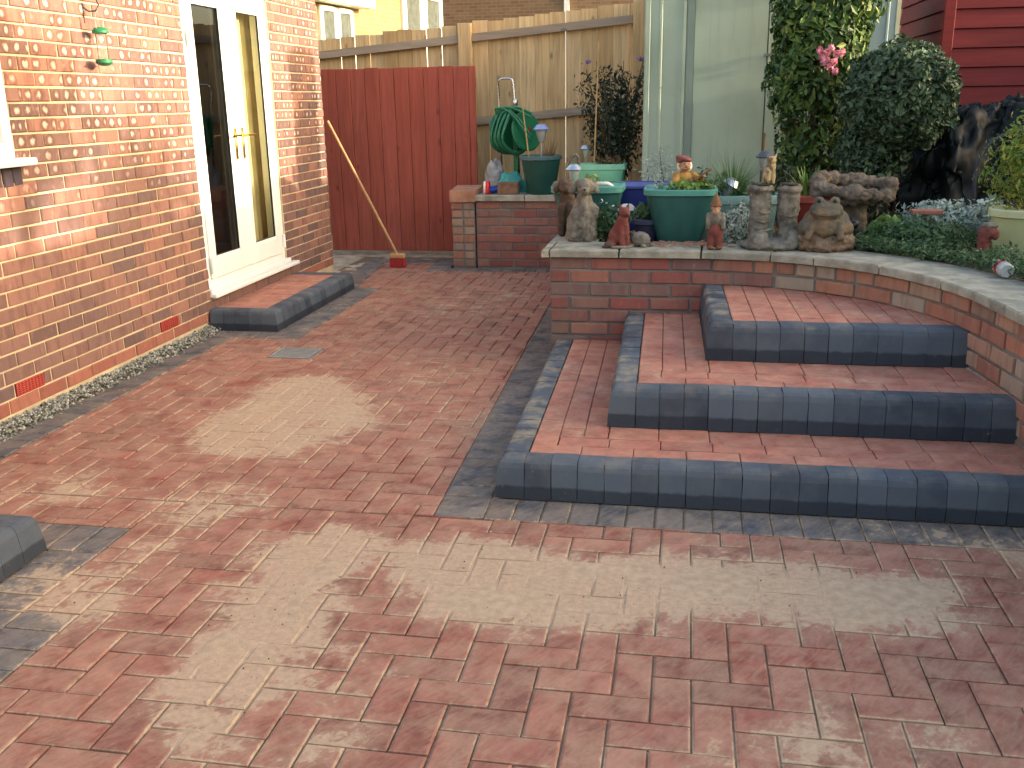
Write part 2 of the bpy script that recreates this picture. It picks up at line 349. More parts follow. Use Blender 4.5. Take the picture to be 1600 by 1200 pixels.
# ------------------------------------------------------------------ pieces: many alike parts, 300 largest as objects, the rest joined
def bricknoise(p, s=1.): return mnoise.noise(Vector(p)*s)
class Pieces:
    def __init__(s): s.L = []
    def add(s, V, Fc, bc=None, dust=None, rnd=None):
        V = np.asarray(V, float); p, d = pj(V)
        lo = np.clip(p.min(0), [-60, -60], [1660, 1260]); hi = np.clip(p.max(0), [-60, -60], [1660, 1260]); a = float(np.prod(hi-lo)) if d.min() > .1 else 0.
        s.L.append((a, V, Fc, bc, dust, random.random() if rnd is None else rnd))
    def build(s, name, rest, mat, parent, origin=(0, 0, 0), limit=300):
        L = sorted(s.L, key=lambda t: -t[0]); O = np.asarray(origin, float)
        def at(V, bc, dust, r):
            n = len(V); return dict(rnd=np.full(n, r), bc=np.zeros((n, 3)) if bc is None else np.asarray(bc), dust=np.zeros(n) if dust is None else np.asarray(dust))
        for a, V, Fc, bc, dust, r in L[:limit]:
            c = V.mean(0); put(name, mesh(name, V-c, Fc, False, at(V, bc, dust, r)), mat, parent, tuple(c-O))
        if L[limit:]:
            VV, FF, A, b = [], [], [], 0
            for a, V, Fc, bc, dust, r in L[limit:]:
                VV.append(V-O); FF += [tuple(i+b for i in f) for f in Fc]; b += len(V); A.append(at(V, bc, dust, r))
            put(rest, mesh(rest, np.vstack(VV), FF, False, {k: np.concatenate([q[k] for q in A]) for k in A[0]}), mat, parent)['kind'] = 'stuff'
def clip(poly, n, d):
    """keep the part of a convex polygon where n.p <= d"""
    out = []
    for i in range(len(poly)):
        a, b = poly[i], poly[(i+1) % len(poly)]; da, db = n[0]*a[0]+n[1]*a[1]-d, n[0]*b[0]+n[1]*b[1]-d
        if da <= 0: out.append(a)
        if (da < 0 < db) or (db < 0 < da): t = da/(da-db); out.append((a[0]+(b[0]-a[0])*t, a[1]+(b[1]-a[1])*t))
    return out
def edges(poly):
    for i in range(len(poly)):
        a, b = poly[i], poly[(i+1) % len(poly)]; n = (b[1]-a[1], a[0]-b[0]); L = math.hypot(*n) or 1; n = (n[0]/L, n[1]/L); yield n, n[0]*a[0]+n[1]*a[1]
def minus(poly, cut):
    res = []; cur = poly
    for n, d in edges(cut):
        o = clip(cur, (-n[0], -n[1]), -d)
        if len(o) >= 3: res.append(o)
        cur = clip(cur, n, d)
        if len(cur) < 3: break
    return res
def area(p): return abs(sum(p[i][0]*p[(i+1) % len(p)][1]-p[(i+1) % len(p)][0]*p[i][1] for i in range(len(p))))/2
def inset(poly, k):
    p = poly
    for n, d in list(edges(poly)): p = clip(p, n, d-k)
    return p
# sand patches, outlined on the floor
def fl(*pts): return [tuple(atz(x, y)[:2]) for x, y in pts]
PATCH = [(fl((300,690),(360,640),(440,590),(545,592),(580,640),(560,690),(470,720),(380,712)), 1.0),
 (fl((0,765),(60,740),(150,745),(200,770),(330,745),(420,765),(400,800),(300,815),(240,800),(140,790),(40,790)), .62),
 (fl((240,800),(400,770),(420,800),(330,860),(240,880),(190,960),(90,960),(60,900),(150,860)), .6),
 (fl((430,830),(560,815),(610,850),(540,905),(470,950),(500,1010),(450,1080),(330,1200),(200,1200),(235,1110),(275,1010),(340,940),(400,880)), 1.0),
 (fl((600,850),(720,848),(980,862),(1180,880),(1340,892),(1480,910),(1510,960),(1470,1000),(1330,990),(1100,965),(960,985),(820,985),(690,960),(600,910)), 1.0),
 (fl((1280,815),(1600,830),(1700,900),(1640,930),(1560,868),(1480,850),(1380,832)), .95),
 (fl((0,895),(80,850),(130,880),(210,930),(170,1000),(90,985),(0,960)), .85),
 (fl((1040,1130),(1180,1120),(1340,1080),(1480,1110),(1500,1220),(1040,1220)), .58),
 (fl((440,960),(620,990),(700,1060),(620,1200),(420,1200)), .45),
 (fl((600,560),(720,540),(780,570),(700,680),(600,700)), .3),
 (fl((620,470),(760,450),(840,450),(820,500),(680,500)), .35)]
def _sd(p, poly):
    ins = False; dm = 9.
    for i in range(len(poly)):
        a, b = poly[i], poly[(i+1) % len(poly)]
        if (a[1] > p[1]) != (b[1] > p[1]) and p[0] < (b[0]-a[0])*(p[1]-a[1])/(b[1]-a[1])+a[0]: ins = not ins
        ex, ey = b[0]-a[0], b[1]-a[1]; t = max(0, min(1, ((p[0]-a[0])*ex+(p[1]-a[1])*ey)/(ex*ex+ey*ey+1e-9)))
        dm = min(dm, math.hypot(p[0]-a[0]-ex*t, p[1]-a[1]-ey*t))
    return dm if ins else -dm
def sandmask(x, y):
    v = Vector((x*2.3, y*2.3, .3)); wx = mnoise.noise(v)*.10; wy = mnoise.noise(v+Vector((7, 3, 1)))*.10
    best = .10+.22*max(0, mnoise.noise(Vector((x*1.1, y*.8, 5.))))+.12*mnoise.noise(Vector((x*3.1, y*2.6, 8.)))
    for poly, k in PATCH:
        s = _sd((x+wx, y+wy), poly); best = max(best, k*min(1, max(0, (s+.11)/.2)))
    return best
BOXPV = lambda n: [tuple(range(n, 2*n))]
def paver_piece(S, poly, top=0., gap=.0028, ch=.006, depth=.035, dust=True, rnd=None, edge=.42, jit=.0016):
    p = inset(poly, gap)
    if len(p) < 3 or area(p) < 3e-4: return
    q = inset(p, ch)
    if len(q) != len(p): q = [(a[0]*.9+sum(t[0] for t in p)/len(p)*.1, a[1]*.9+sum(t[1] for t in p)/len(p)*.1) for a in p]
    n = len(p); cx, cy = sum(t[0] for t in q)/n, sum(t[1] for t in q)/n; dz = top+random.uniform(-jit, jit); tx, ty = random.gauss(0, .003), random.gauss(0, .003)
    V = [(x, y, top-depth) for x, y in p]+[(x, y, dz-ch*.6) for x, y in p]+[(x, y, dz+(x-cx)*tx+(y-cy)*ty) for x, y in q]+[(cx, cy, dz)]
    Fc = [(i, (i+1) % n, n+(i+1) % n, n+i) for i in range(n)]+[(n+i, n+(i+1) % n, 2*n+(i+1) % n, 2*n+i) for i in range(n)]+[(2*n+i, 2*n+(i+1) % n, 3*n) for i in range(n)]
    k = (lambda x, y: sandmask(x, y)) if dust is True else (lambda x, y: dust)
    d = [0]*n+[k(x, y)+edge for x, y in p]+[k(x, y) for x, y in q]+[k(cx, cy)]
    S.add(V, Fc, None, d, rnd)
# ------------------------------------------------------------------ ground and patio
g = put('ground', mesh('ground', [(-300, -300, -.12), (300, -300, -.12), (300, 300, -.12), (-300, 300, -.12)], [(0, 1, 2, 3)]), M['ground']); g['kind'] = 'structure'
patio = put('patio', MB().box((-3.18, .3, -.10), (1.40, 9.30, -.018)).me('patio'), M['bed']); patio['kind'] = 'structure'
UN = .1015; GO = atz(800+885/4, 980+170/4)
CUT = [[(-4, 0), (-1.955, 0), (-1.955, 2.92), (-4, 2.92)], [(-2, 0), (-1.77, 0), (-1.77, 2.33), (-2, 2.33)],
       [(-4, 5.77), (-2.475, 5.77), (-2.475, 7.57), (-4, 7.57)], [(-4, 7.57), (-2.69, 7.57), (-2.84, 8.87), (-4, 8.87)],
       [(-.885, 3.18), (3, 3.18), (3, 9), (-1.03, 9)], [(-2.33, 8.42), (1, 8.42), (1, 9), (-2.33, 9)], [(-2.495, 5.30), (-2.20, 5.30), (-2.20, 5.56), (-2.495, 5.56)]]
OUT = [(-2.93, .4), (1.38, .4), (1.38, 8.87), (-2.93, 8.87)]
PV = Pieces()
for k in range(-90, 91):
    for mm in range(-60, 61):
        ou, ov = -k+2*mm, k+2*mm
        for (a, b, ww, hh) in ((0, -1, 2, 1), (-1, -2, 1, 2)):
            x0, y0 = GO.x+(a+ou)*UN, GO.y+(b+ov)*UN
            if x0 < -3.2 or x0 > 1.4 or y0 < .2 or y0 > 8.9: continue
            poly = [(x0, y0), (x0+ww*UN, y0), (x0+ww*UN, y0+hh*UN), (x0, y0+hh*UN)]
            for n, d in edges(OUT): poly = clip(poly, n, d) if len(poly) >= 3 else poly
            ps = [poly] if len(poly) >= 3 else []
            for c in CUT: ps = [o for q in ps for o in minus(q, c)]
            for q in ps:
                if area(q) > 4e-4: paver_piece(PV, q)
PV.build('paver', 'distant_pavers', M['paver'], patio)
BP = Pieces()
def strip(p0, p1, wid, step=.1015, side=1):
    """a row of pavers laid across a line from p0 to p1, to its left (side 1) or right"""
    p0, p1 = Vector(p0), Vector(p1); L = (p1-p0).length; d = (p1-p0)/L; n = Vector((-d.y, d.x))*side*wid; k = max(1, round(L/step))
    for i in range(k):
        a = p0+d*(L*i/k); b = p0+d*(L*(i+1)/k); q = [a, b, b+n, a+n]
        if side < 0: q = q[::-1]
        paver_piece(BP, [(v.x, v.y) for v in q], gap=.003)
strip((-2.93, 2.92), (-2.93, 5.77), .19)
strip((-3.10, 2.72), (-1.955, 2.72), .20); strip((-1.955, .4), (-1.955, 2.72), .195); strip((-1.77, .4), (-1.77, 2.33), .185)
strip((-3.12, 5.77), (-2.69, 5.77), .19); strip((-2.475, 5.77), (-2.475, 7.57), .215)
strip((-2.69, 7.57), (-2.84, 8.87), .19); strip((-3.02, 8.87), (-2.33, 8.87), .19); strip((-2.13, 8.42), (-2.13, 9.06), .20); strip((-2.13, 8.42), (-1.0, 8.42), .17)
strip((-.885, 3.18), (-1.013, 8.42), .19, side=-1); strip((-.695, 3.18), (1.38, 3.18), .192)
BP.build('border_paver', 'distant_border_pavers', M['dark'], patio)
# sand: fills the joints and lies over the pavers in drifts
nx0, nx1, ny0, ny1, st = -2.95, 1.38, 1.2, 6.4, .02
gx = np.arange(nx0, nx1, st); gy = np.arange(ny0, ny1, st); H = np.zeros((len(gy), len(gx)))
for j, yy in enumerate(gy):
    for i, xx in enumerate(gx):
        if (yy > 3.36 and xx > -.72) or (xx < -2.16 and yy < 2.7): H[j, i] = -.012; continue
        k = sandmask(xx, yy); nz = mnoise.noise(Vector((xx*6, yy*6, 1)))*.5+mnoise.noise(Vector((xx*19, yy*19, 4)))*.3
        hp = mnoise.noise(Vector((xx*2.4, yy*2.4, 7))); H[j, i] = -.0125+.0075*max(0, min(1, (k-.35)/.55))+.0085*max(0, min(1, (k-.8)/.2))*max(0, min(1, hp*2.2+.35))+.0022*nz*(k > .3)
XX, YY = np.meshgrid(gx, gy); nn = len(gx); V = np.stack([XX, YY, H], -1).reshape(-1, 3)
idx = (np.arange(len(gy)-1)[:, None]*nn+np.arange(nn-1)).ravel(); Q = np.stack([idx, idx+1, idx+nn+1, idx+nn], 1)
tag(put('sand', mesh('sand', V, Q.tolist(), True), M['sand']), 'pale kiln dried sand swept over the red paving', 'sand', kind='stuff')
mb = MB()
for _ in range(420):
    poly, k = random.choice(PATCH[:6]); a, b = random.choice(poly), random.choice(poly); t = random.random(); c = random.choice(poly); s = random.random()*.6
    x, y = a[0]+(b[0]-a[0])*t, a[1]+(b[1]-a[1])*t; x += (c[0]-x)*s; y += (c[1]-y)*s
    if y > 3.3 and x > -.75: continue
    if sandmask(x, y) < .6: continue
    r = random.choice([.001, .001, .0012, .0015, .0026]); mb.add([(x-r, y-r*.7, .003), (x+r, y-r, .003), (x+r*.8, y+r, .003), (x-r, y+r*.8, .003), (x, y, .004+r)], [(0, 1, 4), (1, 2, 4), (2, 3, 4), (3, 0, 4)])
tag(mb.put('grit', simple('dark_grit', (84, 66, 52), .9, .4, 90)), 'dark crumbs of grit scattered over the sand', 'grit', kind='stuff')
# concrete footing by the house corner, gravel strip
def rough_sheet(name, x0, x1, y0, y1, z, amp, st, mat, sc_=9.):
    gx = np.arange(x0, x1+st, st); gy = np.arange(y0, y1+st, st); V = [(a, b, z+amp*mnoise.noise(Vector((a*sc_, b*sc_, .5)))) for b in gy for a in gx]; n = len(gx)
    return put(name, mesh(name, V, [(j*n+i, j*n+i+1, (j+1)*n+i+1, (j+1)*n+i) for j in range(len(gy)-1) for i in range(n-1)], True), mat)
rough_sheet('concrete_path', -4.4, -2.80, 7.5, 11.5, -.02, .018, .06, M['concrete'])['kind'] = 'structure'
rough_sheet('concrete_path', -2.82, -1.86, 9.07, 11.5, -.024, .012, .06, M['concrete'])['kind'] = 'structure'
mb = MB()
rough = []
for _ in range(5200):
    y = random.uniform(1.5, 5.95); x = -3.185+abs(random.gauss(0, 1))*.055
    if x > -3.05: continue
    z = .034-(x+3.19)*.22+random.uniform(-.012, .006); r = random.uniform(.006, .012)
    O = [Vector((random.gauss(0, 1), random.gauss(0, 1), random.gauss(0, 1))).normalized()*r*random.uniform(.7, 1.2) for _ in range(2)]
    a = random.random()*6.28; u = Vector((math.cos(a), math.sin(a), random.uniform(-.4, .4)))*r; v = Vector((-math.sin(a), math.cos(a), random.uniform(-.4, .4)))*r*.8; n = Vector((0, 0, r*.8)); c = Vector((x, y, z))
    mb.add([c+u, c+v, c-u, c-v, c+n, c-n], [(0, 1, 4), (1, 2, 4), (2, 3, 4), (3, 0, 4), (1, 0, 5), (2, 1, 5), (3, 2, 5), (0, 3, 5)])
tag(put('gravel', mesh('gravel', mb.v, mb.f, False, {'rnd': np.repeat(RN.random(len(mb.v)//6), 6)}), None), 'grey gravel drain along the foot of the house wall', 'gravel', kind='stuff')
q = NT('gravel_stone'); q.out(q.ramp(q.attr('rnd'), [(0, lin((70, 72, 66))), (.4, lin((126, 126, 116))), (.8, lin((160, 158, 146))), (1, lin((186, 184, 170)))]), .9, .2); bpy.data.objects['gravel'].data.materials.append(q.m)
# drain cover
dr = empty('drain_cover', (-2.347, 5.43, 0), 'small square grey slotted drain cover set in the paving', 'drain cover')
mb = MB(); mb.box((-.13, -.12, -.03), (.13, -.105, .001)); mb.box((-.13, .105, -.03), (.13, .12, .001)); mb.box((-.13, -.105, -.03), (-.115, .105, .001)); mb.box((.115, -.105, -.03), (.13, .105, .001)); mb.put('frame', M['steel'], dr)
for i in range(11): MB().box((-.113, -.1+i*.0185, -.02), (.113, -.1+i*.0185+.011, -.001)).put('bar', M['steel'], dr)
# ------------------------------------------------------------------ house wall
WX = -3.19; Y0, Y1, ZT = 1.2, 8.43, 2.75; DOOR = (6.04, 7.39, .27, 2.27); WIN = (2.75, 4.25, 1.25, 2.3)
house = empty('brick_house', (WX, 5.0, 0), 'red rustic brick house with white glazed doors', 'house')
mb = MB()
for (a, b, c, d) in ((Y0, WIN[0], -.1, ZT), (WIN[0], WIN[1], -.1, WIN[2]), (WIN[0], WIN[1], WIN[3], ZT), (WIN[1], DOOR[0], -.1, ZT), (DOOR[0], DOOR[1], -.1, DOOR[2]), (DOOR[0], DOOR[1], DOOR[3], ZT), (DOOR[1], Y1-.008, -.1, ZT)):
    mb.box((-.28, a-5, c), (-.008, b-5, d))
wall = mb.put('wall', M['mortar'], house)
HB = Pieces(); PL = Pieces(); BB = Pieces()
def wallbrick(S, P, du, n, L, h, rnd=None, depth=.06, jit=.0025, ch=.004, gap=.005):
    """one brick: P is the lower start corner on the wall face, du runs along the wall, n points out"""
    P, du, n = Vector(P), Vector(du), Vector(n); up = Vector((0, 0, 1)); o = random.uniform(-jit, jit); r = lambda: random.uniform(-.0016, .0016)
    a, b, c, d = gap+r(), L-gap+r(), gap+r(), h-gap+r()
    pt = lambda u, v, k: tuple(P+du*u+up*v+n*k)
    V = [pt(a, c, -depth), pt(b, c, -depth), pt(b, d, -depth), pt(a, d, -depth), pt(a, c, o-ch), pt(b, c, o-ch), pt(b, d, o-ch), pt(a, d, o-ch),
         pt(a+ch, c+ch, o+r()), pt(b-ch, c+ch, o+r()), pt(b-ch, d-ch, o+r()), pt(a+ch, d-ch, o+r())]
    Fc = [(0, 1, 5, 4), (1, 2, 6, 5), (2, 3, 7, 6), (3, 0, 4, 7), (4, 5, 9, 8), (5, 6, 10, 9), (6, 7, 11, 10), (7, 4, 8, 11), (8, 9, 10, 11)]
    bc = [((u-a)/(b-a), (v-c)/(d-c), 0) for u, v in [(a, c), (b, c), (b, d), (a, d)]*3]
    S.add(V, Fc, bc, None, rnd)
CH = .073; zc = .118
AIR = [(3.995, 4.215), (5.36, 5.58)]
def rowspans(y0, y1, z):
    sp = [(y0, y1)]
    for (a, b, c, d) in ((WIN[0], WIN[1], WIN[2]-.14, WIN[3]), (DOOR[0], DOOR[1], DOOR[2]-.035, DOOR[3])):
        if c < z+CH/2 < d: sp = [t for s, e in sp for t in ((s, min(e, a)), (max(s, b), e)) if t[1]-t[0] > .03]
    return sp
for k in range(-1, 37):
    z = zc+k*CH; off = (k % 2)*.1125+random.uniform(-.01, .01)
    for (s, e) in rowspans(Y0, Y1, z):
        y = math.floor((s-off)/.225)*.225+off
        while y < e:
            a, b = max(y, s), min(y+.225, e)
            if b-a > .025 and not (k == 0 and any(a < q[1] and b > q[0] for q in AIR)):
                wallbrick(PL if k == -1 else HB, (WX, a, z), (0, 1, 0), (1, 0, 0), b-a, CH)
            elif k == 0:
                for q in AIR:
                    if a < q[0] < b: wallbrick(HB, (WX, a, z), (0, 1, 0), (1, 0, 0), q[0]-a, CH)
                    if a < q[1] < b: wallbrick(HB, (WX, q[1], z), (0, 1, 0), (1, 0, 0), b-q[1], CH)
            y += .225
    # the return face at the far corner
    x = WX-.30
    while x < WX-.001 and k >= 0:
        wallbrick(HB, (WX-.001 if False else x+.15, Y1, z), (-1, 0, 0), (0, 1, 0), .15, CH, gap=.005); x += .15
yy = WIN[0]
while yy < WIN[1]-.02: wallbrick(BB, (WX+.004, yy, WIN[2]-.137), (0, 1, 0), (1, 0, 0), .0735, .10); yy += .0735
HB.build('brick', 'distant_bricks', M['house_brick'], wall, (WX, 5, 0)); PL.build('plinth_brick', 'distant_plinth_bricks', M['plinth'], wall, (WX, 5, 0)); BB.build('sill_brick', 'distant_sill_bricks', M['blue_brick'], wall, (WX, 5, 0))
MB().box((-.12, -3.8, -.12), (-.012, 3.42, .05)).put('footing', M['concrete'], house)
for (a, b) in AIR:
    mb = MB(); mb.box((-.03, a-5+.006, zc+.005), (-.012, b-5-.006, zc+CH-.005))
    ab = mb.put('air_brick', simple('air_brick_back', (96, 36, 34), .9, .1), house)
    mb = MB(); h = CH-.010
    for i in range(6): mb.box((-.012, a-5+.006, zc+.005+i*h/5.5), (.003, b-5-.006, zc+.005+i*h/5.5+.0055))
    for i in range(9): mb.box((-.012, a-5+.006+i*(b-a-.02)/8, zc+.005), (.001, a-5+.014+i*(b-a-.02)/8, zc+CH-.005))
    mb.put('grille', M['red_air'], ab)
# doors
door = put('patio_door', MB().box((-.10, DOOR[0]-5, DOOR[2]), (-.02, DOOR[0]-5+.065, DOOR[3]), .006).box((-.10, DOOR[1]-5-.065, DOOR[2]), (-.02, DOOR[1]-5, DOOR[3]), .006).box((-.10, DOOR[0]-5+.065, DOOR[3]-.06), (-.02, DOOR[1]-5-.065, DOOR[3]), .006).box((-.10, DOOR[0]-5+.065, DOOR[2]), (-.02, DOOR[1]-5-.065, DOOR[2]+.05), .006).me('patio_door'), M['pvc'], house)
def leaf(y0, y1, gy0, gy1):
    z0, z1, g0, g1 = DOOR[2]+.053, DOOR[3]-.063, .46, 2.13; a, b = -.085, -.005
    mb = MB(); mb.box((a, y0-5, z0), (b, gy0-5, z1), .008); mb.box((a, gy1-5, z0), (b, y1-5, z1), .008); mb.box((a, gy0-5, z0), (b, gy1-5, g0), .008); mb.box((a, gy0-5, g1), (b, gy1-5, z1), .008)
    mb.put('leaf_frame', M['pvc'], door)
    bd = MB(); c = -.022
    bd.box((c-.02, gy0-5-.002, g0-.002), (c+.012, gy0-5+.014, g1+.002)).box((c-.02, gy1-5-.014, g0-.002), (c+.012, gy1-5+.002, g1+.002)).box((c-.02, gy0-5, g0-.002), (c+.012, gy1-5, g0+.014)).box((c-.02, gy0-5, g1-.014), (c+.012, gy1-5, g1+.002))
    bd.put('glazing_bead', M['pvc'], door)
    gk = MB(); k = .014; j = .004
    for (a0, b0, a1, b1) in ((gy0+k, g0+k, gy0+k+j, g1-k), (gy1-k-j, g0+k, gy1-k, g1-k), (gy0+k+j, g0+k, gy1-k-j, g0+k+j), (gy0+k+j, g1-k-j, gy1-k-j, g1-k)): gk.box((c-.004, a0-5, b0), (c+.010, a1-5, b1))
    gk.put('gasket', M['black'], door)
    MB().add([(c-.006, gy0-5, g0), (c-.006, gy1-5, g0), (c-.006, gy1-5, g1), (c-.006, gy0-5, g1)], [(0, 1, 2, 3)]).put('pane', M['glass'], door)
leaf(6.108, 6.700, 6.185, 6.585); leaf(6.704, 7.322, 6.835, 7.230)
mb = MB(); mb.box((-.06, 6.03-5, .205), (.05, 7.52-5, .235), .006); mb.box((-.06, 6.03-5, .2352), (.02, 7.42-5, .272), .008); mb.put('door_sill', M['pvc'], door)
for (yh, s) in ((6.648, -1), (6.765, 1)):
    mb = MB(); mb.box((-.004, yh-5-.014, 1.10), (.006, yh-5+.014, 1.32), .004); mb.tube([(.004, yh-5, 1.27), (.045, yh-5, 1.27)], .009); mb.tube([(.045, yh-5-.005*s, 1.27), (.047, yh-5+s*.12, 1.268)], .008); smooth_angle(mb.put('handle', M['brass'], door))
for z in (.42, 1.9):
    for yh in (6.100, 7.330): MB().tube([(.006, yh-5, z-.05), (.006, yh-5, z+.05)], .013, 10).put('hinge', M['pvc'], door)
# the room behind the doors, with curtains
rm = MB(); rm.box((-3.2, .2, .1), (-3.1, 3.4, 2.6)); rm.box((-3.1, .2, .1), (-.285, .3, 2.6)); rm.box((-3.1, 3.3, .1), (-.285, 3.4, 2.6)); rm.box((-3.1, .3, 2.5), (-.285, 3.3, 2.6)); rm.put('room_wall', M['room'], house)
MB().box((-3.1, .3, .1), (-.285, 3.3, .26)).put('room_floor', M['room_floor'], house)
def curtain(y0, y1, x, mat, folds, amp):
    n = folds*8; V = []
    for z in (.3, 2.35):
        for i in range(n+1): t = i/n; V.append((x+amp*math.sin(t*folds*6.283)+amp*.4*math.sin(t*31), y0-5+(y1-y0)*t, z))
    return put('curtain', mesh('curtain', V, [(i, i+1, n+2+i, n+1+i) for i in range(n)], True), mat, house)
curtain(6.93, 7.40, -.155, M['curtain'], 6, .018); curtain(6.70, 6.88, -.15, M['curtain2'], 4, .014)
# window by the left edge
wn = put('window', MB().box((-.06, WIN[0]-5, WIN[2]), (.012, WIN[0]-5+.06, WIN[3]), .005).box((-.06, WIN[1]-5-.06, WIN[2]), (.012, WIN[1]-5, WIN[3]), .005).box((-.06, WIN[0]-5+.06, WIN[2]), (.012, WIN[1]-5-.06, WIN[2]+.07), .005).box((-.06, WIN[0]-5+.06, WIN[3]-.07), (.012, WIN[1]-5-.06, WIN[3]), .005).me('window'), M['pvc'], house)
MB().add([(-.03, WIN[0]-5+.06, WIN[2]+.07), (-.03, WIN[1]-5-.06, WIN[2]+.07), (-.03, WIN[1]-5-.06, WIN[3]-.07), (-.03, WIN[0]-5+.06, WIN[3]-.07)], [(0, 1, 2, 3)]).put('pane', M['glass'], wn)
mb = MB(); mb.box((-.05, WIN[0]-5-.06, 1.213), (.085, WIN[1]-5+.06, 1.249), .006); mb.put('window_sill', M['pvc'], wn)
MB().box((-3.0, WIN[0]-5-.1, .9), (-.285, WIN[0]-5-.0, 2.6)).box((-3.0, WIN[1]-5+.1, .9), (-.285, WIN[1]-5+.2, 2.6)).box((-3.1, WIN[0]-5-.1, .9), (-3.0, WIN[1]-5+.2, 2.6)).put('room_wall', M['room'], house)
# bird feeder hanging from a bracket on the wall
p = atx(158, 48, -3.10); q_ = atx(165, 97, -3.10); bf = empty('bird_feeder', (WX, p.y, q_.z), 'green tube bird feeder hanging from a hook on the brick wall', 'bird feeder')
zl = p.z-q_.z; dx = .085
mb = MB(); mb.tube([(0, 0, zl+.14), (0, 0, zl+.04)], .004); mb.tube([(0, 0, zl+.12), (.03, 0, zl+.10), (.065, .01, zl+.10), (.085, .015, zl+.13), (.075, .01, zl+.165), (.06, 0, zl+.17)], .004); mb.put('bracket', M['black'], bf)
mb = MB(); mb.tube([(dx, -.035, zl), (dx, -.036, zl+.05), (dx, -.02, zl+.09), (dx, 0, zl+.10), (dx, .02, zl+.09), (dx, .036, zl+.05), (dx, .035, zl)], .002, 6); mb.put('wire_handle', M['steel'], bf)
smooth_angle(MB().lathe([(.002, zl+.022), (.03, zl+.016), (.044, zl), (.044, zl-.012), (.03, zl-.016)], 20, (dx, 0, 0)).put('lid', M['reel'], bf))
smooth_angle(MB().lathe([(.028, .012), (.028, zl-.012)], 20, (dx, 0, 0)).put('tube', glass_mat('feeder_plastic', (.95, .97, .95, 1), .1, 1.2, .03), bf))
mb = MB().lathe([(.012, -.02), (.03, -.016), (.044, -.004), (.044, .012), (.03, .016)], 20, (dx, 0, 0)); smooth_angle(mb.put('base', M['reel'], bf)); MB().tube([(dx, -.07, -.006), (dx, .07, -.002)], .004).put('perch', M['black'], bf)
# ------------------------------------------------------------------ steps
SH = .02
def sk(x, y): return x-SH*(y-3.375)
def kerbs(S, x0, x1, y0, y1, z0, h, left=True, back=False, right=False):
    """kerb blocks: a row along the front (y0) from x0 to x1 and along the left side from y0 to y1"""
    D = .118; PR = [(0, 0.), (.36, .003), (.80, .012), (.93, .020), (.985, .030), (1., .042)]
    def blk(a, b, c, d, fl_, ff, fr=False):
        rings = []; n = 4; g = .0012
        for t, k in PR:
            xa, xb, ya, yb = a+(k if fl_ else g), b-(k if fr else g), c+(k if ff else g), d-g; rings.append([(sk(xa, ya), ya, z0+h*t), (sk(xb, ya), ya, z0+h*t), (sk(xb, yb), yb, z0+h*t), (sk(xa, yb), yb, z0+h*t)])
        m_ = MB().loft(rings); tt = [t for t, k in PR for _ in range(4)]
        dz = random.uniform(-.003, .0025); dy = random.uniform(-.0025, .0025)*ff; V = [(x+random.uniform(-.0012, .0012), y+dy+random.uniform(-.0012, .0012), z+dz*(z > z0+.01)) for x, y, z in m_.v]
        S.add(V, m_.f, [(0, 0, t) for t in tt], [(.75 if fl_ and not ff else .25)*(t > .9) for t in tt])
    if left: blk(x0, x0+D, y0, y0+D, True, True)
    if right: blk(x1-D, x1, y0, y0+D, False, True, True)
    a = x0+(D if left else 0); e = x1-(D if right else 0); n = max(1, round((e-a)/.1))
    for i in range(n): blk(a+(e-a)*i/n, a+(e-a)*(i+1)/n, y0, y0+D, False, True)
    if left:
        n = max(1, round((y1-y0-D)/.1))
        for i in range(n): blk(x0, x0+D, y0+D+(y1-y0-D)*i/n, y0+D+(y1-y0-D)*(i+1)/n, True, False)
    if right:
        n = max(1, round((y1-y0-D)/.1))
        for i in range(n): blk(x1-D, x1, y0+D+(y1-y0-D)*i/n, y0+D+(y1-y0-D)*(i+1)/n, False, False, True)
def tread(S, x0, x1, y0, y1, z, cols, dust=.12, run='y', stag=True, w_=.102, l_=.2035):
    """red pavers; run 'y': columns along y, run 'x': courses along x"""
    A0, A1, B0, B1 = (x0, x1, y0, y1) if run == 'y' else (y0, y1, x0, x1)
    n = cols or max(1, round((A1-A0)/w_))
    for i in range(n):
        a, b = A0+(A1-A0)*i/n, A0+(A1-A0)*(i+1)/n; c = B0-(l_/2 if stag and i % 2 else 0)+random.uniform(-.004, .004)
        while c < B1-.01:
            lo, hi = max(c, B0), min(c+l_, B1)
            if hi-lo > .015:
                R = [(a, lo), (b, lo), (b, hi), (a, hi)] if run == 'y' else [(lo, a), (hi, a), (hi, b), (lo, b)]
                dd = dust+.35*max(0, mnoise.noise(Vector((a*3, lo*2.2, z*5))))
                paver_piece(S, [(sk(x, y), y) for x, y in R], z, .0016, .004, .03, dd, edge=.02)
            c += l_
steps = empty('garden_steps', (.3, 4.3, 0), 'three garden steps of red pavers edged with charcoal kerb blocks', 'steps')
STEP = [(-.69, 1.36, 3.375, 5.36, 0., .15), (-.285, 1.32, 3.835, 5.36, .15, .165), (.135, 1.30, 4.345, 5.40, .315, .165)]
O = (.3, 4.3, 0)
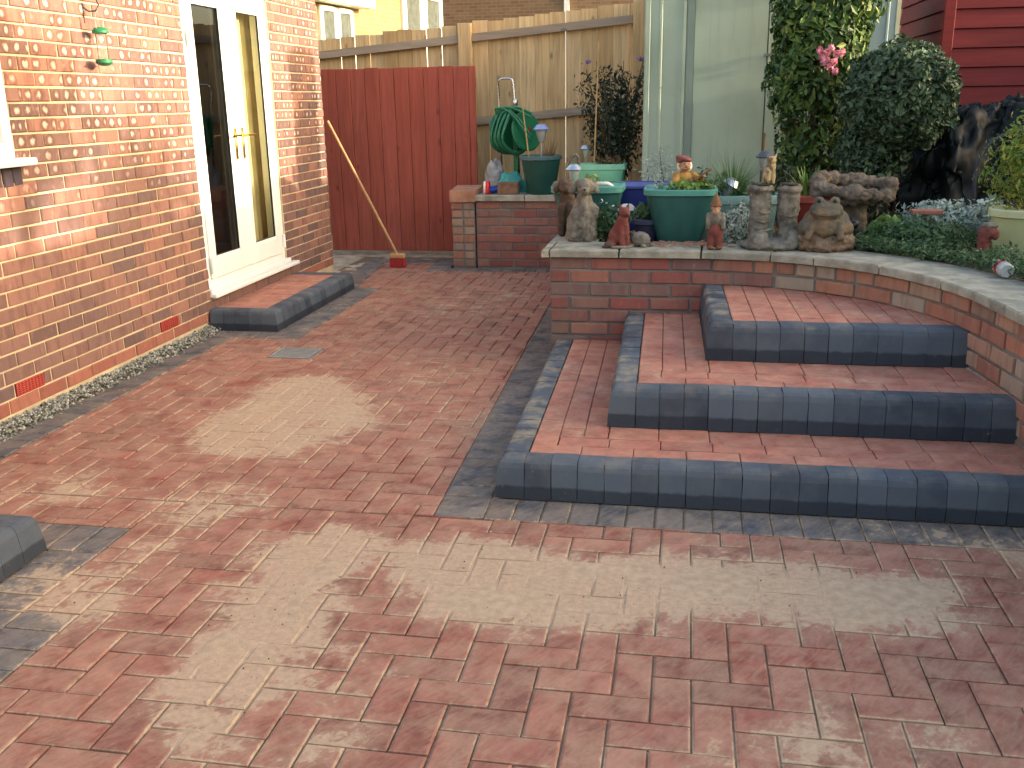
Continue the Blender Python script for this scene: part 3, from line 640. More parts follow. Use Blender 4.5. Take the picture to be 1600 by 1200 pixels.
for i, (x0, x1, y0, y1, z0, h) in enumerate(STEP):
    mb = MB(); xa = x0+.03; V = [(sk(xa, y0+.03), y0+.03), (x1, y0+.03), (x1, 5.8), (sk(xa, 5.36), 5.36)]
    core = mesh('step', [(a-O[0], b-O[1], z0-.03) for a, b in V]+[(a-O[0], b-O[1], z0+h-.02) for a, b in V], [(4, 5, 6, 7), (0, 1, 5, 4), (1, 2, 6, 5), (2, 3, 7, 6), (3, 0, 4, 7)])
    st = put('step', core, M['bed'], steps); K = Pieces(); kerbs(K, x0, x1, y0, y1, z0, h); K.build('kerb_block', 'more_kerb_blocks', M['kerb'], st, O)
    T = Pieces(); D = .120; zt = z0+h-.003
    if i < 2:
        nx, ny = STEP[i+1][0], STEP[i+1][2]
        tread(T, x0+D, nx+.012, y0+D+.215, y1, zt, 3, .35 if i == 0 else .15)
        tread(T, x0+D+.0, x1, y0+D, y0+D+.1, zt, 1, .1, 'x'); tread(T, x0+D+.1, x1, y0+D+.1, y0+D+.2, zt, 1, .1, 'x'); tread(T, x0+D, x0+D+.1, y0+D+.1, y0+D+.215, zt, 1, .2)
        tread(T, x0+D+.1, x0+D+.2, y0+D+.2, y0+D+.215, zt, 1, .2) if False else None
        tread(T, nx+.012, x1, y0+D+.2, ny+.015, zt, 1, .1, 'x', w_=.12)
        tread(T, x0+D+.1, nx+.012, y0+D+.2, y0+D+.215, zt, 1, .1, 'x')
    else:
        tread(T, x0+D, x1, y0+D, 5.62, zt, 0, .22, 'y')
    T.build('paver', 'more_pavers', M['tread'], st, O)
def low_step(name, x0, x1, y0, y1, h, label):
    """a single raised step against the house: kerb round three sides, red inside"""
    e = empty(name, (x0, y0, 0), label, 'step'); K = Pieces(); D = .118; PR = [(0, 0.), (.36, .003), (.80, .012), (.93, .020), (.985, .030), (1., .042)]
    def blk(a, b, c, d, s):
        rings = []
        for t, k in PR:
            xb, ya, yb = b-(k if 'r' in s else .001), c+(k if 'f' in s else .001), d-(k if 'b' in s else .001); xa = a+.001
            rings.append([(xa, ya, h*t), (xb, ya, h*t), (xb, yb, h*t), (xa, yb, h*t)])
        m_ = MB().loft(rings); tt = [t for t, k in PR for _ in range(4)]; K.add(m_.v, m_.f, [(0, 0, t) for t in tt], [.2*(t > .9) for t in tt])
    n = max(1, round((x1-x0-D)/.1)); 
    for i in range(n):
        a, b = x0+(x1-x0-D)*i/n, x0+(x1-x0-D)*(i+1)/n; blk(a, b, y0, y0+D, 'f'); blk(a, b, y1-D, y1, 'b')
    blk(x1-D, x1, y0, y0+D, 'fr'); blk(x1-D, x1, y1-D, y1, 'br'); n = round((y1-y0-2*D)/.1)
    for i in range(n): blk(x1-D, x1, y0+D+(y1-y0-2*D)*i/n, y0+D+(y1-y0-2*D)*(i+1)/n, 'r')
    c = MB().box((0, .02, -.05), (x1-x0-.02, y1-y0-.02, h-.025)).put('core', M['bed'], e); K.build('kerb_block', 'more_kerb_blocks', M['kerb'], e, (x0, y0, 0))
    T = Pieces(); yy = y0+D; i = 0
    while yy < y1-D-.02:
        b = min(yy+.1015, y1-D); xx = x0-(.1 if i % 2 else 0)
        while xx < x1-D-.01:
            lo, hi = max(xx, x0), min(xx+.203, x1-D)
            if hi-lo > .02: paver_piece(T, [(lo, yy), (hi, yy), (hi, b), (lo, b)], h-.004, .0016, .004, .03, .05, edge=.02)
            xx += .203
        yy += .1015; i += 1
    T.build('paver', 'more_pavers', M['tread'], e, (x0, y0, 0)); return e
low_step('door_step', WX+.012, -2.69, 5.965, 7.55, .135, 'low step of red pavers and charcoal kerb below the white doors')
low_step('kerbed_step', WX+.012, -2.15, .4, 2.715, .14, 'charcoal kerbed step under the side window beside sandy dark pavers')
# ------------------------------------------------------------------ planter walls
def catmull(P, n=14):
    out = []
    for i in range(len(P)-1):
        p0, p1, p2, p3 = P[max(i-1, 0)], P[i], P[i+1], P[min(i+2, len(P)-1)]
        for k in range(n):
            t = k/n; out.append(tuple(.5*((2*p1[j])+(-p0[j]+p2[j])*t+(2*p0[j]-5*p1[j]+4*p2[j]-p3[j])*t*t+(-p0[j]+3*p1[j]-3*p2[j]+p3[j])*t**3) for j in (0, 1)))
    return out+[P[-1]]
PATH = [(-.745, 5.37), (-.4, 5.37), (-.05, 5.37), (.2, 5.36), (.5, 5.285), (.79, 5.115), (1.04, 4.83), (1.22, 4.42), (1.30, 3.85), (1.335, 3.3), (1.34, 2.2)]
CP = catmull(PATH); CS = [0.]
for a, b in zip(CP, CP[1:]): CS.append(CS[-1]+math.dist(a, b))
def on(s):
    s = max(0, min(CS[-1]-1e-6, s)); i = next(k for k in range(len(CS)-1) if CS[k+1] >= s); t = (s-CS[i])/(CS[i+1]-CS[i]); a, b = CP[i], CP[i+1]
    d = Vector((b[0]-a[0], b[1]-a[1], 0)).normalized(); return Vector((a[0]+(b[0]-a[0])*t, a[1]+(b[1]-a[1])*t, 0)), d, Vector((d.y, -d.x, 0))
pw = empty('planter_wall', (.2, 5.4, 0), 'curved red brick retaining wall with stone coping round the raised bed', 'wall')
PO = (.2, 5.4, 0); ZW = .625
N = 90; ringsF, ringsB = [], []
for i in range(N+1):
    p, d, n = on(CS[-1]*i/N); ringsF.append(p-n*.010); ringsB.append(p-n*.20)
V = []; 
for r in (ringsF, ringsB):
    for z in (-.1, ZW): V += [(q.x-PO[0], q.y-PO[1], z) for q in r]
n1 = N+1; Fc = [(i, i+1, n1+i+1, n1+i) for i in range(N)]+[(n1+i, n1+i+1, 3*n1+i+1, 3*n1+i) for i in range(N)]+[(0, n1, 3*n1, 2*n1)]
core = put('wall_core', mesh('wall_core', V, Fc), M['mortar_dark'], pw)
MB().box((-.735-PO[0], 5.43-PO[1], -.1), (-.54-PO[0], 8.6-PO[1], ZW)).put('side_core', M['mortar_dark'], pw)
WB = Pieces(); OB = Pieces(); h = ZW/8.3
for k in range(9):
    z = ZW-(k+1)*h; s = -(.1125 if k % 2 else 0.)
    while s < CS[-1]:
        p, d, n = on(s+.05); head = (.95 < s < 1.75 and k < 1); L = .1125 if head else .225
        if 1.75 < s < 1.78: L = .225
        a, b = max(0, s), min(CS[-1], s+L)
        if b-a > .03:
            pa, _, _ = on(a); pb, _, _ = on(b); du = (pb-pa); LL = du.length; du.normalize(); nn_ = Vector((du.y, -du.x, 0))
            wallbrick(OB if s > 1.1 else WB, (pa.x, pa.y, z), du, nn_, LL, h, depth=.05, gap=.006, jit=.004)
        s += L
    y = 5.395
    if k % 2: wallbrick(WB, (-.745, 5.395+.11, z), (0, -1, 0), (-1, 0, 0), .11, h, gap=.006); y += .11
    while y < 8.55: wallbrick(WB, (-.745, min(y+.225, 8.6), z), (0, -1, 0), (-1, 0, 0), min(.225, 8.6-y), h, gap=.006); y += .225
WB.build('brick', 'more_bricks', M['bed_brick'], core, PO); OB.build('brick', 'more_bricks', M['old_brick'], core, PO)
# coping slabs
def slab(poly, z0, z1, parent, O, name='coping_slab'):
    p = inset(poly, .003); n = len(p); q = inset(p, .006); q = q if len(q) == n else p
    jz = lambda a, b: .004*mnoise.noise(Vector((a*9, b*9, 2)))
    V = [(x, y, z0) for x, y in p]+[(x, y, z1-.008) for x, y in p]+[(x, y, z1+jz(x, y)) for x, y in q]
    me = mesh(name, [(a-O[0], b-O[1], c-O[2]) for a, b, c in V], [tuple(range(n))[::-1]]+[(i, (i+1) % n, n+(i+1) % n, n+i) for i in range(n)]+[(n+i, n+(i+1) % n, 2*n+(i+1) % n, 2*n+i) for i in range(n)]+[tuple(range(2*n, 3*n))])
    return put(name, me, M['slab'], parent)
ZC = .668
def slabs(cuts):
    for a, b in zip(cuts, cuts[1:]):
        k = max(2, int((b-a)/.06)); fr, bk = [], []
        for i in range(k+1):
            p, d, n = on(a+(b-a)*i/k); o1 = p+n*(.035+.004*mnoise.noise(Vector((a*5+i, 0, 0)))); o2 = p-n*.30; fr.append((o1.x, o1.y)); bk.append((o2.x, o2.y))
        poly = fr+bk[::-1]; poly = [(x-PO[0], y-PO[1]) for x, y in poly]; n = len(poly); c = (sum(x for x, y in poly)/n, sum(y for x, y in poly)/n)
        q = [(x+(c[0]-x)*.022, y+(c[1]-y)*.022) for x, y in poly]; q2 = [(x+(c[0]-x)*.05, y+(c[1]-y)*.05) for x, y in poly]; dz = random.uniform(-.003, .003)
        V = [(x, y, ZW+.001) for x, y in q]+[(x, y, ZC-.008+dz) for x, y in q]+[(x, y, ZC+dz) for x, y in q2]
        put('coping_slab', mesh('coping_slab', V, [tuple(range(n))[::-1]]+[(i, (i+1) % n, n+(i+1) % n, n+i) for i in range(n)]+[(n+i, n+(i+1) % n, 2*n+(i+1) % n, 2*n+i) for i in range(n)]+[tuple(range(2*n, 3*n))]), M['slab'], pw)
slabs([-.0, .39, .84, 1.22, 1.46, 1.85, 2.28, 2.72, 3.15, 3.6, 4.0])
slab([(-.79, 5.32), (-.745, 5.335), (-.745, 5.68), (-.79, 5.68)], ZW+.001, ZC, pw, PO)
for y in (5.685, 6.29, 6.9, 7.5, 8.05): slab([(-.79, y), (-.50, y), (-.50, y+.60 if y < 8 else 8.58), (-.79, y+.60 if y < 8 else 8.58)], ZW+.001, ZC, pw, PO)
# back planter wall, pier
bw = empty('back_planter_wall', (-1.3, 8.62, 0), 'low red brick wall with stone cap in front of the hose reel', 'wall'); BO = (-1.3, 8.62, 0)
bc_ = MB().box((-.57, .008, -.1), (.75, .2, .61)).put('wall_core', M['mortar_dark'], bw); S = Pieces()
for k in range(8):
    x = -1.87-(.1125 if k % 2 else 0); z = .61-(k+1)*.0755
    while x < -.56:
        a, b = max(x, -1.87), min(x+.225, -.56)
        if b-a > .03: wallbrick(S, (a, 8.62, z), (1, 0, 0), (0, -1, 0), b-a, .0755, gap=.006, jit=.003)
        x += .225
S.build('brick', 'more_bricks', M['bed_brick'], bc_, BO)
for a, b in ((-1.875, -1.42), (-1.418, -.98), (-.978, -.80)): slab([(a, 8.585), (b, 8.585), (b, 8.86), (a, 8.86)], .611, .662, bw, BO)
pr = empty('brick_pier', (-1.99, 8.72, 0), 'weathered brick pier at the end of the low wall by the red gate', 'pier'); RO = (-1.99, 8.72, 0)
pc = MB().box((-.105, -.095, -.1), (.105, .20, .60)).put('pier_core', M['mortar_dark'], pr); S = Pieces()
for k in range(8):
    z = .60-(k+1)*.0745
    for j in range(2): wallbrick(S, (-2.10+j*.11, 8.615, z), (1, 0, 0), (0, -1, 0), .11, .0745, gap=.007, jit=.004)
    for j in range(2): wallbrick(S, (-2.10, 8.93-j*.155, z), (0, -1, 0), (-1, 0, 0), .155, .0745, gap=.007, jit=.004)
S.build('brick', 'more_bricks', M['old_brick'], pc, RO)
V = [(-.12, -.12, .601), (.12, -.12, .601), (.12, .22, .601), (-.12, .22, .601), (-.12, -.12, .70), (.12, -.12, .70), (.12, .22, .725), (-.12, .22, .725)]
put('coping_stone', mesh('coping_stone', V, [(3, 2, 1, 0), (4, 5, 6, 7), (0, 1, 5, 4), (1, 2, 6, 5), (2, 3, 7, 6), (3, 0, 4, 7)]), simple('pink_coping', (164, 120, 98), .95, .25, 9, .6, 60), pr)
SZ = .62
rough_sheet('planting_bed', -.56, 7.5, 5.55, 12.5, SZ, .03, .09, M['soil'], 5.)['kind'] = 'structure'
rough_sheet('planting_bed', -1.85, -.5, 8.80, 9.95, SZ-.02, .02, .09, M['soil'], 5.)['kind'] = 'structure'
MB().box((-1.87, 8.85, -.1), (-1.80, 9.95, .60)).put('bed_edge', M['mortar_dark'], bw, loc=(1.3, -8.62, 0))
rough_sheet('raised_ground', 1.30, 7.5, 1.8, 5.62, SZ-.02, .02, .12, M['soil'], 5.)['kind'] = 'structure'
# ------------------------------------------------------------------ gate and fence
gt = empty('wooden_gate', (-2.77, 9.4, 0), 'dark red stained close boarded gate beside the house', 'gate'); x = -3.56; i = 0
zt = lambda x: 1.80
while x < -2.02:
    b = min(x+.148, -2.012); dz = random.uniform(-.004, .004); o = random.uniform(-.003, .003)
    MB().box((x+.0025+2.77, o, .03), (b-.0025+2.77, .022+o, 1.80+dz), .003).put('board', M['gate'], gt, rnd=random.random()); x = b
for z in (.3, 1.0, 1.6): MB().box((-.78, .026, z), (.75, .06, z+.09)).put('rail', M['gate'], gt, rnd=.4)
fe = empty('garden_fence', (-2.1, 10.0, 0), 'weathered close boarded timber fence rising behind the gate and hose reel', 'fence')
ftop = lambda x: 2.111+(x+3.73)*.0795
S = Pieces(); x = -4.5
while x < -.40:
    wv = random.uniform(.148, .166); z1 = ftop(x+wv/2)+random.uniform(-.012, .012); o = random.uniform(0, .008); g = random.choice([.002, .003, .004, .009])
    m_ = MB().box((x+g+2.1, .03+o, .1), (x+wv+2.1, .044+o, z1)); m_.put('board', M['fence'], fe, rnd=random.random()); x += wv
def rail(x0, x1, dz, h, yo=0.):
    a, b = ftop(x0)+dz, ftop(x1)+dz; V = [(x+2.1, y, z) for x, z in ((x0, a-h), (x1, b-h), (x1, b), (x0, a)) for y in (-.022+yo, .026+yo)]
    put('rail', mesh('rail', V, [(0, 2, 3, 1), (2, 4, 5, 3), (4, 6, 7, 5), (6, 0, 1, 7), (0, 6, 4, 2), (1, 3, 5, 7)], attrs={'rnd': np.full(8, random.random())}), M['rail'], fe)
for (x0, x1) in ((-4.5, -2.30), (-2.16, -.56)):
    rail(x0, x1, -.11, .075); rail(x0, x1, -.92, .075); rail(x0, x1, -1.7, .075)
for (a, b, t) in ((-2.298, -2.165, .0), (-.555, -.43, .02)): MB().box((a+2.1, -.05, .0), (b+2.1, .028, ftop(a)+t), .004).put('post', M['rail'] if False else M['fence'], fe, rnd=.35)
# boundary fence beside the raised ground on the right (it shades the patio)
rf = empty('boundary_fence', (6.4, 4.5, 0), 'tall close boarded side fence along the raised ground', 'fence')
y = -3.0
zF = .80+(6.4+3.19)*math.tan(SUN_EL)
while y < 12: MB().box((0, y-4.5, .4), (.02, y-4.5+.149, zF+random.uniform(-.01, .01))).put('board', M['fence'], rf, rnd=random.random()); y += .15
for z in (.8, 1.5, 2.2): MB().box((.021, -7.5, z), (.06, 7.5, z+.09)).put('rail', M['rail'], rf, rnd=.4)
# ------------------------------------------------------------------ sheds
gs = empty('garden_shed', (.7, 8.45, SZ), 'pale green ribbed metal garden shed behind the raised bed', 'shed'); GO_ = Vector((.7, 8.45, SZ)); YS = 8.45; ZS = 2.40
def sx(px, y=YS, py=120): return aty(px, py, y).x
xl, xr = sx(1006), sx(1398)
def spanel(name, a, b, mat, ribs=(), o=0., z0=SZ-.05, z1=ZS):
    pr = [(a, 0)]; 
    for r0, r1, dpt in ribs: pr += [(r0, 0), (r0+.008, -dpt), (r1-.008, -dpt), (r1, 0)]
    pr += [(b, 0)]; n = len(pr); V = [(x-GO_.x, y+o, z-GO_.z) for z in (z0, z1) for x, y in pr]+[(x-GO_.x, .03+o, z-GO_.z) for z in (z0, z1) for x, y in pr]
    Fc = [(i, i+1, n+i+1, n+i) for i in range(n-1)]+[(2*n+i+1, 2*n+i, 3*n+i, 3*n+i+1) for i in range(n-1)]+[(0, n, 3*n, 2*n), (n-1, 3*n-1, 4*n-1, 2*n-1), (n, n+n-1, 4*n-1, 3*n)][:2]
    return put(name, mesh(name, V, Fc), mat, gs)
spanel('wall_panel', xl, sx(1072), M['greenmetal'], [(xl+.004, xl+.05, .014), (sx(1028), sx(1034), .012), (sx(1064), sx(1071), .012)])
spanel('corner_trim', sx(1072), sx(1083), M['trim'], (), -.012)
spanel('door_panel', sx(1083.5), sx(1196), M['greenmetal'], (), .004); spanel('door_panel', sx(1198), sx(1345), M['greenmetal'], (), .006)
spanel('wall_panel', sx(1346), xr-.03, simple('grey_metal', (150, 166, 168), .5, .06, 3), [(sx(1376), sx(1382), .01)]); spanel('corner_trim', xr-.03, xr, simple('pale_trim', (190, 188, 160), .6, .1), (), -.006)
MB().box((xl-GO_.x, .032, -.05), (xr-GO_.x, 1.9, ZS-SZ-.002)).put('body', M['trim'], gs)
V = [(xl-.05-GO_.x, -.05, ZS-SZ), (xr+.05-GO_.x, -.05, ZS-SZ), (xr+.05-GO_.x, 1.95, ZS-SZ-.1+.12), (xl-.05-GO_.x, 1.95, ZS-SZ+.02)]
put('roof', mesh('roof', V+[(a, b, c+.03) for a, b, c in V], [(3, 2, 1, 0), (4, 5, 6, 7), (0, 1, 5, 4), (1, 2, 6, 5), (2, 3, 7, 6), (3, 0, 4, 7)]), M['trim'], gs)
lz = aty(1200, 86, YS).z-SZ; lx = sx(1198)-GO_.x
MB().box((lx-.035, -.014, lz-.012), (lx+.03, -.002, lz+.012), .003).tube([(lx+.03, -.012, lz+.025), (lx+.03, -.02, lz-.03)], .012).tube([(lx, -.012, lz-.10), (lx, -.012, lz-.06)], .006).put('latch', M['steel'], gs)
for px in (1013, 1024, 1033, 1065):
    MB().lathe([(.006, 0), (.005, .003)], 8).put('screw', M['steel'], gs).matrix_basis = Matrix.Translation((sx(px)-GO_.x, -.015, aty(px, 137, YS).z-SZ)) @ Matrix.Rotation(math.pi/2, 4, 'X')
YR = 9.1; xc = aty(1476, 80, YR).x
rs = empty('red_shed', (xc+1.2, YR, SZ), 'bright red timber shed with horizontal boards beyond the covered heap', 'shed'); z = SZ-.02; b0 = .155
while z < 2.95:
    for (kind) in ('front', 'side'):
        if kind == 'front': V = [(-1.2+.05, 0, z), (1.6, 0, z), (1.6, -.004, z+b0-.02), (-1.2+.05, -.004, z+b0-.02), (-1.2+.05, -.018, z+.012), (1.6, -.018, z+.012)]; V = [(-1.15, -.022, z), (1.6, -.022, z), (1.6, -.004, z+b0-.01), (-1.15, -.004, z+b0-.01), (-1.15, .004, z+b0), (1.6, .004, z+b0), (1.6, .01, z), (-1.15, .01, z)]
        else: V = [(-1.222, .03, z), (-1.222, 1.9, z), (-1.204, 1.9, z+b0-.01), (-1.204, .03, z+b0-.01), (-1.196, .03, z+b0), (-1.196, 1.9, z+b0), (-1.19, 1.9, z), (-1.19, .03, z)]
        V = [(a, b, c-SZ) for a, b, c in V]; put('board', mesh('board', V, [(0, 1, 2, 3), (3, 2, 5, 4), (7, 6, 1, 0), (4, 5, 6, 7), (1, 6, 5, 2), (0, 3, 4, 7)], attrs={'rnd': np.full(8, random.random())}), M['redshed'], rs)
    z += b0
MB().box((-1.235, -.03, -.02), (-1.15, .03, 2.4), .003).put('corner_post', M['redshed'], rs, rnd=.5); MB().box((-1.18, .012, -.02), (1.6, 1.9, 2.36)).put('body', M['redshed'], rs, rnd=.3)
V = [(-1.35, -.15, 2.38), (1.75, -.15, 2.38), (1.75, 1.0, 2.75), (-1.35, 1.0, 2.75), (1.75, 2.1, 2.38), (-1.35, 2.1, 2.38)]
put('roof', mesh('roof', V+[(a, b, c+.03) for a, b, c in V], [(3, 2, 1, 0), (5, 4, 2, 3), (6, 7, 8, 9), (9, 8, 10, 11), (0, 1, 7, 6), (4, 5, 11, 10), (0, 6, 9, 3), (3, 9, 11, 5), (1, 2, 8, 7), (2, 4, 10, 8)]), simple('roof_felt', (70, 72, 70), .95, .2), rs)
# ------------------------------------------------------------------ houses beyond the fence
def uvwall(name, V, mat, parent):
    me = mesh(name, V, [(0, 1, 2, 3)]); uv = me.uv_layers.new(name='UVMap'); L = (Vector(V[1])-Vector(V[0])).length; H = V[3][2]-V[0][2]
    for i, c in enumerate([(0, 0), (L, 0), (L, H), (0, H)]): uv.data[i].uv = c
    return put(name, me, mat, parent)
A = aty(470, 60, 14.0); B = aty(693, 60, 19.5); nb = empty('buff_bungalow', (A.x, A.y, 0), 'sunlit buff brick bungalow with white windows beyond the fence', 'house')
d = Vector((B.x-A.x, B.y-A.y, 0)); LB = d.length; d.normalize(); nrm = Vector((d.y, -d.x, 0))
def bp(s, z, o=0.): v = d*s+nrm*o; return (v.x, v.y, z)
def onb(px, py):
    r = ray(px, py); A2 = Vector((A.x, A.y, 0)); t = A2.dot(nrm)/(Vector((r[0], r[1], 0)).dot(nrm)); P = Vector(CC+r*t); return (P-A2).dot(d), P.z
zE = onb(680, -14)[1]
uvwall('wall', [bp(-1.5, 0), bp(LB, 0), bp(LB, zE), bp(-1.5, zE)], M['far_buff'], nb); uvwall('side_wall', [bp(LB, 0), bp(LB, 0, -6), bp(LB, zE, -6), bp(LB, zE)], M['far_buff'], nb)
def bwin(px0, px1, py, zb, zt):
    s0, s1 = onb(px0, py)[0], onb(px1, py)[0]
    def bar(a, b, c, e_, o=.05):
        V = [bp(a, c, .003), bp(b, c, .003), bp(b, e_, .003), bp(a, e_, .003), bp(a, c, o), bp(b, c, o), bp(b, e_, o), bp(a, e_, o)]; return V, [(4, 5, 6, 7), (0, 1, 5, 4), (1, 2, 6, 5), (2, 3, 7, 6), (3, 0, 4, 7)]
    m_ = MB(); fw = (s1-s0)*.09
    for q in ((s0, s0+fw, zb, zt), (s1-fw, s1, zb, zt), ((s0+s1)/2-fw, (s0+s1)/2+fw, zb, zt), (s0, s1, zb, zb+.07), (s0, s1, zt-.07, zt)): m_.add(*bar(*q))
    w_ = m_.put('window', M['pvc'], nb); m_ = MB().add([bp(s0+.01, zb+.01, .02), bp(s1-.01, zb+.01, .02), bp(s1-.01, zt-.01, .02), bp(s0+.01, zt-.01, .02)], [(0, 1, 2, 3)]); m_.put('pane', simple('dark_pane', (84, 92, 92), .08, .2, spec=.8), w_)
s, z1_ = onb(525, 12); bwin(497, 549, 40, 1.1, z1_); bwin(626, 688, 20, 1.2, zE-.12)
ev = MB(); 
for (a, b, c, e_) in (((-1.5), LB+.5, zE-.02, zE+.16),):
    V = [bp(a, c, .42), bp(b, c, .42), bp(b, e_, .42), bp(a, e_, .42), bp(a, c, .46), bp(b, c, .46), bp(b, e_, .46), bp(a, e_, .46)]; ev.add(V, [(3, 2, 1, 0), (4, 5, 6, 7), (0, 1, 5, 4), (1, 2, 6, 5), (2, 3, 7, 6), (3, 0, 4, 7)])
ev.add([bp(-1.5, zE-.01, 0), bp(LB+.5, zE-.01, 0), bp(LB+.5, zE-.01, .42), bp(-1.5, zE-.01, .42)], [(0, 1, 2, 3)]); ev.put('eaves', M['pvc'], nb)
# small porch roof edge over the near window
s0 = onb(486, 2)[0]; s1 = onb(560, 2)[0]; zp = z1_+.03
V = [bp(s0-.6, zp, 0), bp(s1, zp, 0), bp(s1, zp+.13, 0), bp(s0-.6, zp+.13, 0), bp(s0-.6, zp, .3), bp(s1, zp, .3), bp(s1, zp+.13, .3), bp(s0-.6, zp+.13, .3)]
put('window_canopy', mesh('window_canopy', V, [(4, 5, 6, 7), (0, 1, 5, 4), (1, 2, 6, 5), (2, 3, 7, 6), (3, 0, 4, 7)]), M['pvc'], nb)
V = [bp(-1.5, zE+.1, .46), bp(LB+.5, zE+.1, .46), bp(LB+.5, zE+2.2, -3.2), bp(-1.5, zE+2.2, -3.2), bp(LB+.5, zE+.1, -6.5), bp(-1.5, zE+.1, -6.5)]; put('roof', mesh('roof', V, [(0, 1, 2, 3), (3, 2, 4, 5)]), M['tile'], nb)
C1, C2 = aty(640, 20, 24.), aty(1010, 20, 24.); hb = empty('brown_house', (C1.x, 24., 0), 'shaded brown brick house wall glimpsed over the fence top', 'house')
uvwall('wall', [(0, 0, 0), (C2.x-C1.x+6, 0, 0), (C2.x-C1.x+6, 0, 5.2), (0, 0, 5.2)], M['far_brown'], hb)
xq = aty(886, 5, 24.).x-C1.x; MB().box((xq-.06, -.1, 0), (xq+.06, -.02, 5.2)).put('downpipe', M['pvc'], hb)
V = [(-.4, -.5, 5.1), (12, -.5, 5.1), (12, 3.5, 7.5), (-.4, 3.5, 7.5)]; put('roof', mesh('roof', V, [(0, 1, 2, 3)]), M['tile'], hb)
#PART2
# ------------------------------------------------------------------ foliage and statue helpers
def leaves(P, size, asp=.5, outward=None, jitter=1., fold=.25, droop=0.):
    """small folded leaf faces at the points P"""
    P = np.asarray(P, float); n = len(P); N_ = RN.normal(size=(n, 3))
    if outward is not None: N_ = np.asarray(outward)*1.0+N_*.55*jitter
    N_ /= np.linalg.norm(N_, axis=1, keepdims=True); T = RN.normal(size=(n, 3)); T[:, 2] -= droop; T -= (T*N_).sum(1, keepdims=True)*N_; T /= np.linalg.norm(T, axis=1, keepdims=True); B_ = np.cross(N_, T)
    L = size*RN.uniform(.45, 1.5, (n, 1)); W = L*asp
    V = np.stack([P-T*L*.5, P+B_*W*.5+N_*L*fold*.3, P+T*L*.5, P-B_*W*.5+N_*L*fold*.3], 1).reshape(-1, 3)
    i = np.arange(n)*4; Fc = np.concatenate([np.stack([i, i+1, i+2], 1), np.stack([i, i+2, i+3], 1)])
    return V, Fc.tolist(), np.repeat(RN.random(n), 4)
def foliage(name, V, Fc, r, mat, parent): return put(name, mesh(name, V, Fc, False, {'rnd': r}), mat, parent)
def cloud(n, c, rad, shell=.55, lump=.18, ls=2.2, seed=0.):
    """points through an uneven ellipsoid, mostly near its surface, with outward directions"""
    D = RN.normal(size=(n, 3)); D /= np.linalg.norm(D, axis=1, keepdims=True); k = np.array([1+lump*2*mnoise.noise(Vector(d)*ls+Vector((seed, seed*2, 0))) for d in D])
    r = (shell+(1-shell)*RN.random(n)**.6)*k; return np.array(c)+D*r[:, None]*np.array(rad), D
def blob(name, parts, vox=.006, sm=4, amp=0., ns=30.):
    """merge ellipsoids ('e', centre, radii, rotation) and limbs ('c', a, b, ra, rb) into one continuous surface"""
    bm = bmesh.new()
    for q in parts:
        if q[0] == 'e':
            rot = Matrix.Rotation(q[3][2], 4, 'Z') @ Matrix.Rotation(q[3][1], 4, 'Y') @ Matrix.Rotation(q[3][0], 4, 'X') if len(q) > 3 else Matrix.Identity(4)
            bmesh.ops.create_icosphere(bm, subdivisions=3, radius=1, matrix=Matrix.Translation(q[1]) @ rot @ Matrix.Diagonal((*q[2], 1)))
        else:
            a, b = Vector(q[1]), Vector(q[2]); n = max(3, int((b-a).length/min(q[3], q[4])*2.5))
            for i in range(n+1): t = i/n; bmesh.ops.create_icosphere(bm, subdivisions=2, radius=q[3]+(q[4]-q[3])*t, matrix=Matrix.Translation(a+(b-a)*t))
    me = bpy.data.meshes.new(name); bm.to_mesh(me); bm.free(); o = bpy.data.objects.new('tmp', me); COL.objects.link(o)
    md = o.modifiers.new('r', 'REMESH'); md.mode = 'VOXEL'; md.voxel_size = vox; md = o.modifiers.new('s', 'SMOOTH'); md.iterations = sm; md.factor = .5
    dg = bpy.context.evaluated_depsgraph_get(); dg.update(); r = bpy.data.meshes.new_from_object(o.evaluated_get(dg)); r.name = name
    bpy.data.objects.remove(o); bpy.data.meshes.remove(me)
    if amp:
        for v in r.vertices: v.co += v.normal*amp*(mnoise.noise(v.co*ns)+.5*mnoise.noise(v.co*ns*2.3))
    r.polygons.foreach_set('use_smooth', [True]*len(r.polygons)); return r
def pot_profile(wt, wb, h, rim=.03, lip=.012):
    return [(wb*.96, 0), (wb, .008), (wt-lip, h-rim), (wt-lip*.6, h-rim+.001), (wt, h-rim+.006), (wt, h-.004), (wt-.004, h), (wt-lip-.004, h), (wt-lip-.008, h-.025), (wt-lip-.03, h-.03)]
RIM = {}; RIMC = dict(teal_plastic=(74, 134, 124), dark_green_plastic=(78, 104, 106), light_green_plastic=(140, 200, 168), blue_plastic=(60, 72, 134), terracotta_plastic=(140, 66, 56), grey_teal_plastic=(116, 146, 142), cream_pot=(182, 186, 146), navy_pot=(52, 58, 80))
lip_ = lambda w: .013
